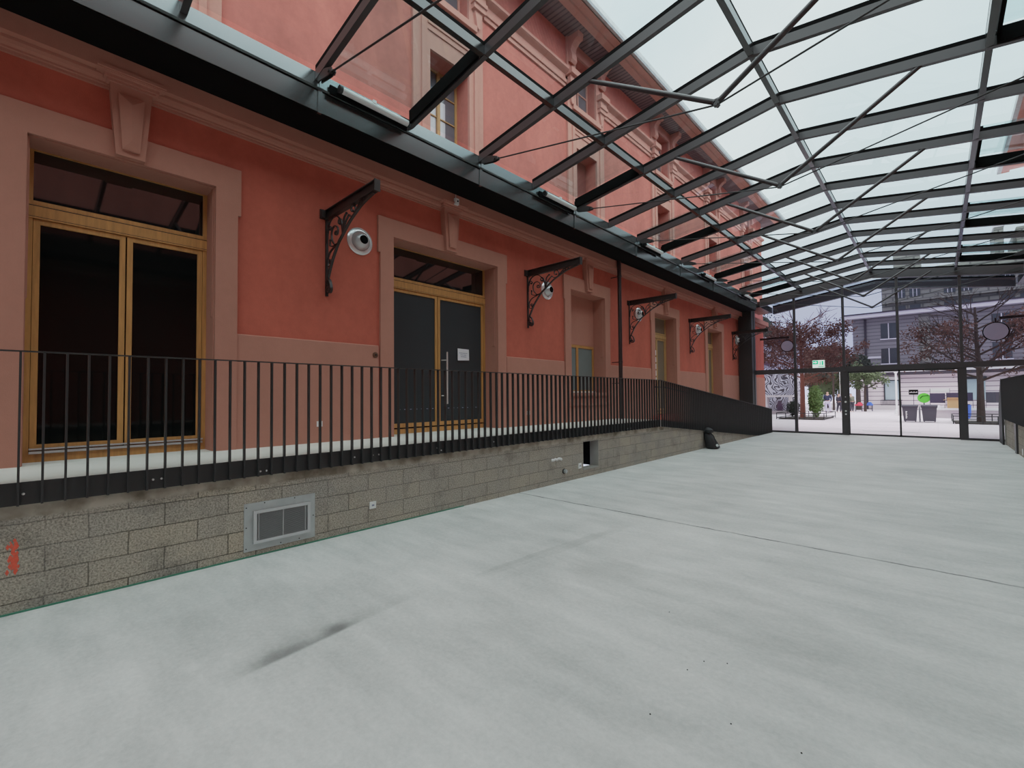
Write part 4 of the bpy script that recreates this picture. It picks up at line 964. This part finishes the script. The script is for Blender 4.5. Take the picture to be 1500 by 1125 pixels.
# ------------------------------------------------------------------ trees
def leaves(mb, c, rad, n, s, flat=1., seedd=None):
    for _ in range(n):
        while True:
            v = Vector((random.uniform(-1, 1), random.uniform(-1, 1), random.uniform(-1, 1)))
            if v.length < 1: break
        p = Vector(c) + Vector((v.x * rad[0], v.y * rad[1], v.z * rad[2]))
        a = Vector((random.gauss(0, 1), random.gauss(0, 1), random.gauss(0, 1))).normalized(); b = a.orthogonal().normalized()
        a *= s * random.uniform(.6, 1.3); b *= s * .6 * random.uniform(.6, 1.3)
        mb.quad(p - a, p + b, p + a, p - b)
def grow(mb, tips, p, d, ln, r, depth, spread, up=.15):
    pts = [p]; q = p.copy(); dd = d.copy()
    for i in range(3):
        dd = (dd + Vector((random.gauss(0, .12), random.gauss(0, .12), random.gauss(0, .08) + up * .3))).normalized(); q = q + dd * ln / 3; pts.append(q)
    mb.tube(pts, r, 5 if depth > 1 else 4, False, r * .62)
    if depth == 0: tips.append(q); return
    tips.append(pts[2])
    for i in range(3 if depth > 1 else 4):
        t = random.uniform(.45, 1.); base = pts[1].lerp(pts[3], t)
        nd = (dd + Vector((random.gauss(0, spread), random.gauss(0, spread), random.gauss(0, spread * .6)))).normalized()
        grow(mb, tips, base, nd, ln * random.uniform(.62, .85), r * .55, depth - 1, spread, up)
def tree(name, label, cat, base, h, trunk_h, r, bark, leaf, nleaf, ls, zleaf=(0, 99), width=1., main=7, group=None, barebranch=True, depth=3):
    t = thing(name, label, cat, base, group); B = Vector(base); m = MB(); tips = []
    top = B + Vector((random.uniform(-.1, .1), 0, h * .82))
    m.tube([B, B + Vector((.02, 0, trunk_h)), B.lerp(top, .7), top], r, 8, True, r * .25)
    obj('trunk', m, bark, t)
    m = MB()
    for i in range(main * 2):
        z = trunk_h + (h * .8 - trunk_h) * (i + .3) / (main * 2); a = i * 2.4 + random.uniform(-.4, .4)
        f = 1 - .6 * (z - trunk_h) / (h - trunk_h)
        d = Vector((math.cos(a) * width, math.sin(a) * width, .45)).normalized()
        grow(m, tips, B + Vector((0, 0, z)), d, h * .2 * f * width, r * .3 * f + .012, depth - 1, .45)
    obj('branches', m, bark, t)
    lm = MB(); ok = [q for q in tips if zleaf[0] <= q.z <= zleaf[1]] or tips
    for _ in range(nleaf):
        q = random.choice(ok); leaves(lm, q + Vector((random.gauss(0, .14), random.gauss(0, .14), random.gauss(0, .14))), (.18, .18, .18), 1, ls)
    obj('foliage', lm, leaf, t)
    return t
tree('plaza_tree', 'young tree with rusty leaves in a railed bed, left of the exit sign', 'tree', (-6.4, 34.5, 0), 7.6, 2.4, .16, 'barkred', 'leafred', 7500, .07, (0, 5.9), 1.15, 11)
tree('plaza_tree', 'bare-topped tree with rusty leaves at the right end of the glass wall', 'tree', (1.62, 33.5, 0), 7.3, 2.1, .17, 'bark', 'leafred', 5200, .065, (0, 5.2), 1.25, 11)
tree('plaza_tree', 'small green tree standing by the stone building', 'tree', (-4.6, 50, 0), 4.2, 1.9, .11, 'bark', 'leafgreen', 2600, .10, (0, 99), 1.2, 5, depth=2)
tree('plaza_tree', 'bare thin tree at the corner of the stone building', 'tree', (-7.2, 52.5, 0), 8.2, 2.5, .10, 'bark', 'leafdark', 700, .09, (0, 4.0), .55, 6)
def bushy(name, label, cat, c, rad, n, s, mat, trunk=None, group=None):
    t = thing(name, label, cat, (c[0], c[1], 0), group)
    if trunk: obj('trunk', MB().tube([(c[0], c[1], 0), (c[0], c[1], c[2])], trunk, 8, True, trunk * .6), 'bark', t)
    m = MB()
    core = blob([(c[0], c[1], c[2] + rad[2] * q, rad[0] * .62 * math.sqrt(max(.02, 1 - q * q)), rad[1] * .62 * math.sqrt(max(.02, 1 - q * q))) for q in (-.9, -.6, -.2, .2, .6, .9)], 12)
    m.add(core.v, core.f, False)
    for _ in range(n):
        v = Vector((random.gauss(0, 1), random.gauss(0, 1), random.gauss(0, 1))).normalized() * random.uniform(.5, 1.12)
        p = Vector(c) + Vector((v.x * rad[0], v.y * rad[1], v.z * rad[2])); leaves(m, p, (.01, .01, .01), 1, s)
    obj('foliage', m, mat, t); return t
for c, rad, l, mt in (((-20.5, 80, 9.0), (4.4, 4, 5.2), 'dark evergreen crown high behind the mural building', 'leafdark'),
                  ((-12.2, 84, 5.6), (4.4, 4, 3.6), 'dark evergreen crown behind the rusty tree', 'leafdark'),
                  ((-9.0, 61, 3.8), (2.0, 2, 2.6), 'dull green tree in the middle of the plaza behind the people', 'leafgreen'),
                  ((-9.3, 73, 5.0), (2.2, 2, 2.6), 'brown-leaved tree left of the stone building', 'leafbrown'),
                  ((-9.6, 56, 4.4), (2.2, 2, 1.9), 'brown-leaved tree behind the exit sign', 'leafbrown'),
                  ((-5.5, 54.3, 4.1), (1.0, 1.1, 1.1), 'dark green crown against the corner of the stone building', 'leafdark')):
    bushy('background_tree', l, 'tree', c, rad, 2600, .17, mt, .22, 'trees at the back of the plaza')
bushy('cone_shrub', 'upright bright green shrub beside the red-barked trunk', 'shrub', (-5.8, 35.2, 1.12), (.42, .42, .95), 1500, .075, 'leafbright', .04)
bushy('round_shrub', 'small dark round shrub at the left end of the railed bed', 'shrub', (-7.25, 36.2, .62), (.40, .40, .5), 700, .06, 'leafdark')
def planter(x0, x1, y0, y1, label):
    r = thing('planter_rail', label, 'planter rail', ((x0 + x1) / 2, (y0 + y1) / 2, 0)); h = .42
    m = MB()
    for z in (.08, h - .04): m.box(x0, x1, y0, y0 + .04, z, z + .04).box(x0, x1, y1 - .04, y1, z, z + .04).box(x0, x0 + .04, y0, y1, z, z + .04).box(x1 - .04, x1, y0, y1, z, z + .04)
    obj('rails', m, 'black', r); n = max(2, int((x1 - x0) / .45))
    for i in range(n + 1):
        for y in (y0, y1 - .04): obj('post', MB().box(x0 + (x1 - x0 - .04) * i / n, x0 + (x1 - x0 - .04) * i / n + .04, y, y + .04, 0, h), 'black', r)
    obj('planting_bed', MB().box(x0 + .1, x1 - .1, y0 + .1, y1 - .1, 0, .05), 'soil', r)
planter(-7.5, -4.95, 32.6, 36.8, 'low black rail around the rusty tree and green shrub')
planter(.55, 3.2, 32.2, 35.6, 'low black rail around the right-hand plaza tree')

# ------------------------------------------------------------------ plaza things
def wheelie(x, y, label, mark):
    r = thing('wheeled_bin', label, 'bin', (x, y, 0)); w, d, h = .31, .36, .84
    vs = [(x - w * .82, y - d * .8, .06), (x + w * .82, y - d * .8, .06), (x + w * .82, y + d * .8, .06), (x - w * .82, y + d * .8, .06), (x - w, y - d, h), (x + w, y - d, h), (x + w, y + d, h), (x - w, y + d, h)]
    m = MB().add(vs, [(3, 2, 1, 0), (4, 5, 6, 7), (0, 1, 5, 4), (1, 2, 6, 5), (2, 3, 7, 6), (3, 0, 4, 7)]).box(x - w - .02, x + w + .02, y - d - .02, y + d, h - .06, h)
    obj('bin_body', m, 'bin', r)
    obj('lid', MB().prism([(y - d - .04, h), (y + d + .03, h), (y + d + .03, h + .07), (y, h + .11), (y - d - .04, h + .05)], 'x', x - w - .03, x + w + .03), 'bin', r)
    for s_ in (-1, 1): obj('wheel', MB().lathe([(.09, -.025), (.09, .025)], (x + s_ * w * .7, y + d * .75, .09), 'x', 14), 'hole', r)
    obj('handle', MB().tube([(x - w * .7, y + d + .06, h + .02), (x + w * .7, y + d + .06, h + .02)], .018, 8), 'bin', r)
    if mark:
        m = MB()
        for i in range(6): m.box(x - w * .55, x - w * .55 + .05 + .02 * (i % 2), y - d - .002, y - d + .06, .2 + i * .07, .245 + i * .07)
        obj('white_lettering', m, 'white', r)
wheelie(-1.11, 33.2, 'dark grey wheeled bin with pale markings outside the glass doors', True)
wheelie(-.33, 33.4, 'dark grey wheeled bin, the right one of the pair outside', False)
tag(obj('litter_bag', blob([(-.72, 33.5, .0, .03, .1), (-.72, 33.5, .1, .04, .14), (-.72, 33.5, .5, .04, .12), (-.72, 33.5, .85, .03, .08), (-.72, 33.5, .9, .02, .03)]), 'paper'), 'white plastic bag squeezed between the two bins', 'bag')
r = thing('stone_bench', 'long low pale stone bench wall behind the bins', 'bench', (2, 39.6, 0))
obj('bench_seat', MB().box(-.3, 6, 39.2, 40.4, .50, .62), 'white', r); obj('bench_base', MB().box(-.2, 6, 39.35, 40.4, 0, .50), 'wallstone', r)
tag(obj('stone_block', MB().prism([(-2.05, 0), (-1.2, 0), (-1.2, .5), (-1.35, .62), (-2.05, .62)], 'y', 42, 43), 'wallstone'), 'pale stone block left of the bins at the lamp post', 'block')
def board(x0, x1, z0, z1, y, mat, label):
    r = thing('display_board', label, 'board', ((x0 + x1) / 2, y, .62)); obj('panel', MB().box(x0, x1, y, y + .04, z0, z1), mat, r)
    obj('panel_frame', MB().box(x0 - .02, x0, y - .01, y + .05, .62, z1).box(x1, x1 + .02, y - .01, y + .05, .62, z1), 'bin', r)
board(-.33, .36, .93, 1.55, 39.9, 'dkpanel', 'dark board standing on the bench right of the green disc')
board(.44, 1.6, 1.05, 1.58, 40.0, 'dkpanel', 'dark board standing on the bench behind the cardboard box')
board(-.32, .58, 1.60, 1.86, 40.2, 'white', 'white board above the dark boards on the bench')
board(2.2, 5.2, .95, 1.6, 40.2, 'bin', 'long dark board on the bench near the right-hand tree')
r = thing('green_disc', 'bright green round sign standing behind the bins', 'sign', (-.63, 40, .62)); obj('disc', MB().lathe([(.32, -.02), (.32, .02)], (-.63, 40, 1.25), 'y', 24), 'greenp', r)
obj('stand', MB().box(-.66, -.60, 40.02, 40.06, .62, 1.2), 'bin', r); obj('dark_stroke', MB().tube([(-.82, 39.97, 1.22), (-.7, 39.97, 1.38), (-.42, 39.97, 1.40)], .02, 6), 'hole', r)
r = thing('name_sign', 'small black sign with white writing on a thin post', 'sign', (-1.02, 36, 0)); obj('post', MB().tube([(-1.02, 36, 0), (-1.02, 36, 1.5)], .015, 6), 'bin', r)
obj('sign_panel', MB().box(-1.23, -.81, 35.96, 36, 1.48, 1.78), 'hole', r)
m = MB()
for i in range(6): m.box(-1.19 + i * .06, -1.155 + i * .06, 35.95, 35.96, 1.59, 1.64 + .03 * (i % 2))
obj('white_lettering', m, 'white', r)
r = thing('lamp_post', 'slim white lamp post left of the bins', 'lamp post', (-2.25, 45, 0)); obj('pole', MB().tube([(-2.25, 45, 0), (-2.25, 45, 3.1)], .06, 10), 'white', r); obj('base', MB().lathe([(.14, 0), (.12, .3), (.07, .35)], (-2.25, 45, 0), 'z', 12), 'white', r); obj('lamp_head', MB().box(-2.35, -2.15, 44.9, 45.1, 3.1, 3.18), 'white', r)
# cardboard box
r = thing('cardboard_box', 'open brown cardboard box on the bench', 'box', (.72, 39.5, .62)); obj('box_body', MB().box(.45, 1.02, 39.25, 39.75, .62, 1.18), 'card', r)
obj('flap', MB().prism([(.45, 1.18), (.28, 1.10), (.28, 1.12), (.45, 1.20)], 'y', 39.25, 39.75), 'card', r); obj('flap', MB().prism([(39.25, 1.18), (39.1, 1.26), (39.1, 1.28), (39.25, 1.20)], 'x', .45, 1.02), 'card', r)
for i, (x, w_) in enumerate(((-.14, .09), (.08, .10), (.28, .07))):
    tag(obj('paper_bag', blob([(x, 39.5, .62, w_, .12), (x, 39.5, .68, w_ * 1.1, .13), (x, 39.5, .76, w_ * .8, .1), (x, 39.5, .80, w_ * .3, .04)]), 'paper'), ['crumpled white bag at the left end of the bench', 'crumpled white bag in the middle of the three on the bench', 'crumpled white bag next to the cardboard box'][i], 'bag', 'white bags on the bench')
r = thing('blue_crate', 'blue plastic sack hanging by the right-hand tree', 'sack', (1.25, 38.6, 0)); obj('sack_body', blob([(1.25, 38.6, .02, .16, .14), (1.25, 38.6, .2, .21, .17), (1.25, 38.6, .5, .22, .17), (1.22, 38.6, .8, .26, .17), (1.2, 38.6, .86, .24, .15)]), 'bluep', r); obj('sack_rim', MB().lathe([(.22, 0), (.26, .02), (.22, .04)], (1.2, 38.6, .85), 'z', 14), 'navy', r)
def ptable(x, y, mat, label, hump):
    r = thing('play_table', label, 'table', (x, y, 0)); obj('table_top', blob([(x, y, .50, .27, .3), (x, y, .56, .31, .34), (x, y, .62, .30, .33)]), mat, r)
    obj('domed_cover', blob([(x + hump, y, .62, .2, .2), (x + hump, y, .72, .17, .17), (x + hump, y, .8, .08, .08)]), mat, r)
    for a in (-.22, .22):
        for b in (-.22, .22): obj('leg', MB().tube([(x + a, y + b, 0), (x + a, y + b, .52)], .02, 6), 'bin', r)
ptable(-5.05, 50, 'redp', 'red table outside, left of the blue one', .08); ptable(-4.42, 51, 'bluep', 'blue table outside, right of the red one', .05)
# small M sign
tag(obj('letter_sign', MB().box(-6.55, -6.48, 50, 50.05, 6.0, 6.4).box(-6.25, -6.18, 50, 50.05, 6.0, 6.4).prism([(-6.48, 6.4), (-6.36, 6.15), (-6.25, 6.4), (-6.25, 6.28), (-6.36, 6.03), (-6.48, 6.28)], 'y', 50, 50.05).box(-6.38, -6.35, 50.05, 50.08, 0, 6.2), 'white'), 'small white letter M sign before the stone building corner', 'sign')
tag(obj('drain_channel', MB().box(-2.35, -.5, 24.35, 24.43, -.004, .006), 'zinc'), 'thin metal drain channel in the paving outside the doors', 'drain', kind='structure')

# ------------------------------------------------------------------ people
def person(x, y, label, top, legs, bend=0., h=1.7, rot=0.):
    r = thing('person', label, 'person', (x, y, 0)); s = h / 1.75
    def chain(name, V, E, R_, mat, par):
        me = bpy.data.meshes.new(name)
        c, sn = math.cos(rot), math.sin(rot)
        me.from_pydata([((a * c - b * sn) * s, (a * sn + b * c) * s, z * s) for a, b, z in V], E, [])
        o = bpy.data.objects.new(name, me); COL.objects.link(o); me.materials.append(M[mat])
        o.modifiers.new('s', 'SKIN'); sk = me.skin_vertices[0].data
        for i, q in enumerate(R_): sk[i].radius = (q * s, q * s)
        sk[0].use_root = True; su = o.modifiers.new('u', 'SUBSURF'); su.levels = su.render_levels = 1
        o.parent = par; o.location = (0, 0, 0); ORI[o.name] = Vector((x, y, 0)); return o
    b = bend
    V = [(0, 0, .92), (b * .4, 0, 1.18), (b * .8, 0, 1.42), (b, 0, 1.52), (b * 1.1, 0, 1.60), (b * 1.1, -.01, 1.70),
         (b * .8 - .19, 0, 1.40), (b * .8 - .25, .0, 1.12), (b * .8 - .20, -.12, .92), (b * .8 + .19, 0, 1.40), (b * .8 + .25, 0, 1.12), (b * .8 + .22, -.1, .90),
         (-.10, 0, .86), (-.12, -.03, .47), (-.12, .04, .08), (-.12, -.09, .04), (.10, 0, .86), (.14, .05, .47), (.15, .12, .08), (.15, 0, .04)]
    E = [(0, 1), (1, 2), (2, 3), (3, 4), (4, 5), (2, 6), (6, 7), (7, 8), (2, 9), (9, 10), (10, 11), (0, 12), (12, 13), (13, 14), (14, 15), (0, 16), (16, 17), (17, 18), (18, 19)]
    R_ = [.13, .12, .13, .055, .09, .085, .055, .042, .035, .055, .042, .035, .085, .06, .04, .035, .085, .06, .04, .035]
    chain('body', V, E, R_, 'skin', r)
    chain('jacket', V[:4] + V[6:12], [(0, 1), (1, 2), (2, 3), (2, 4), (4, 5), (5, 6), (2, 7), (7, 8), (8, 9)], [.165, .155, .16, .07, .075, .06, .048, .075, .06, .048], top, r)
    chain('trousers', [V[0]] + V[12:15] + V[16:19], [(0, 1), (1, 2), (2, 3), (0, 4), (4, 5), (5, 6)], [.155, .105, .078, .058, .105, .078, .058], legs, r)
    chain('hair', [(b * 1.1, .03, 1.66), (b * 1.1, .02, 1.74)], [(0, 1)], [.10, .075], 'hair', r)
person(-6.58, 45, 'person in a navy top and pale trousers standing in the plaza', 'navy', 'lilac', 0, 1.78)
person(-5.92, 46, 'person in dark clothes beside the door post, seen in the plaza', 'charcoal', 'charcoal', .05, 1.6, 2.5)
person(-5.30, 48, 'person in an olive top stepping toward the red table', 'olive', 'charcoal', -.08, 1.6, .8)

# ------------------------------------------------------------------ light and camera
w = bpy.data.worlds.new('World'); S.world = w; w.use_nodes = True; nt = w.node_tree; nt.nodes.clear()
out = nt.nodes.new('ShaderNodeOutputWorld'); bg = nt.nodes.new('ShaderNodeBackground'); L(nt, bg.outputs[0], out.inputs[0])
tc = nt.nodes.new('ShaderNodeTexCoord'); n = N(nt, 'ShaderNodeTexNoise', i_Scale=2.2, i_Detail=6.); L(nt, tc.outputs['Generated'], n.inputs['Vector'])
r1 = N(nt, 'ShaderNodeMapRange'); r1.inputs[1].default_value = .35; r1.inputs[2].default_value = .68; L(nt, n.outputs['Fac'], r1.inputs[0])
up_ = mixc(nt, r1.outputs[0], (.58, .74, .79), (.84, .91, .92))
sp = nt.nodes.new('ShaderNodeSeparateXYZ'); L(nt, tc.outputs['Generated'], sp.inputs[0])
r2 = N(nt, 'ShaderNodeMapRange'); r2.inputs[1].default_value = .05; r2.inputs[2].default_value = .35; L(nt, sp.outputs[2], r2.inputs[0])
c = mixc(nt, r2.outputs[0], (.62, .68, .86), up_)
L(nt, c, bg.inputs[0]); bg.inputs[1].default_value = 1.0
sun = bpy.data.lights.new('sky_sun', 'SUN'); sun.energy = 2.2; sun.angle = math.radians(120); sun.color = (1, .985, .96)
so = bpy.data.objects.new('sky_sun', sun); COL.objects.link(so); so.rotation_euler = (math.radians(12), math.radians(14), 0); so.location = (0, 5, 20)

cam = bpy.data.cameras.new('camera'); cam.sensor_width = 36; cam.lens = 666.09 / 1500 * 36; cam.clip_start = .05; cam.clip_end = 500
co = bpy.data.objects.new('camera', cam); COL.objects.link(co)
Rr = ((0.730594729209157, 0.6827555784361427, -0.008727070878964458), (-0.024687140138772067, 0.013639867277010638, -0.9996021704320345), (-0.6823649219908413, 0.730519523445468, 0.026820497785077873))
X, Yv, Z = Vector(Rr[0]), -Vector(Rr[1]), -Vector(Rr[2])
co.matrix_world = Matrix(((X.x, Yv.x, Z.x, 0), (X.y, Yv.y, Z.y, 0), (X.z, Yv.z, Z.z, 1.6), (0, 0, 0, 1)))
S.camera = co
S.view_settings.view_transform = 'Standard'; S.view_settings.look = 'None'; S.view_settings.exposure = 0.0; S.view_settings.gamma = 1.0
S.view_settings.use_curve_mapping = True
cm_ = S.view_settings.curve_mapping; cm_.clip_max_x = 3; cm_.clip_max_y = 3; cm_.use_clip = False; cm_.extend = 'EXTRAPOLATED'
cu = cm_.curves[3]
cu.points[0].location = (0, 0); cu.points[1].location = (1.5, .93)
for p_ in ((.10, .175), (.27, .43), (.5, .59), (.85, .745)): cu.points.new(*p_)
cm_.update()
S.cycles.max_bounces = 8; S.cycles.transparent_max_bounces = 16; S.cycles.caustics_reflective = False
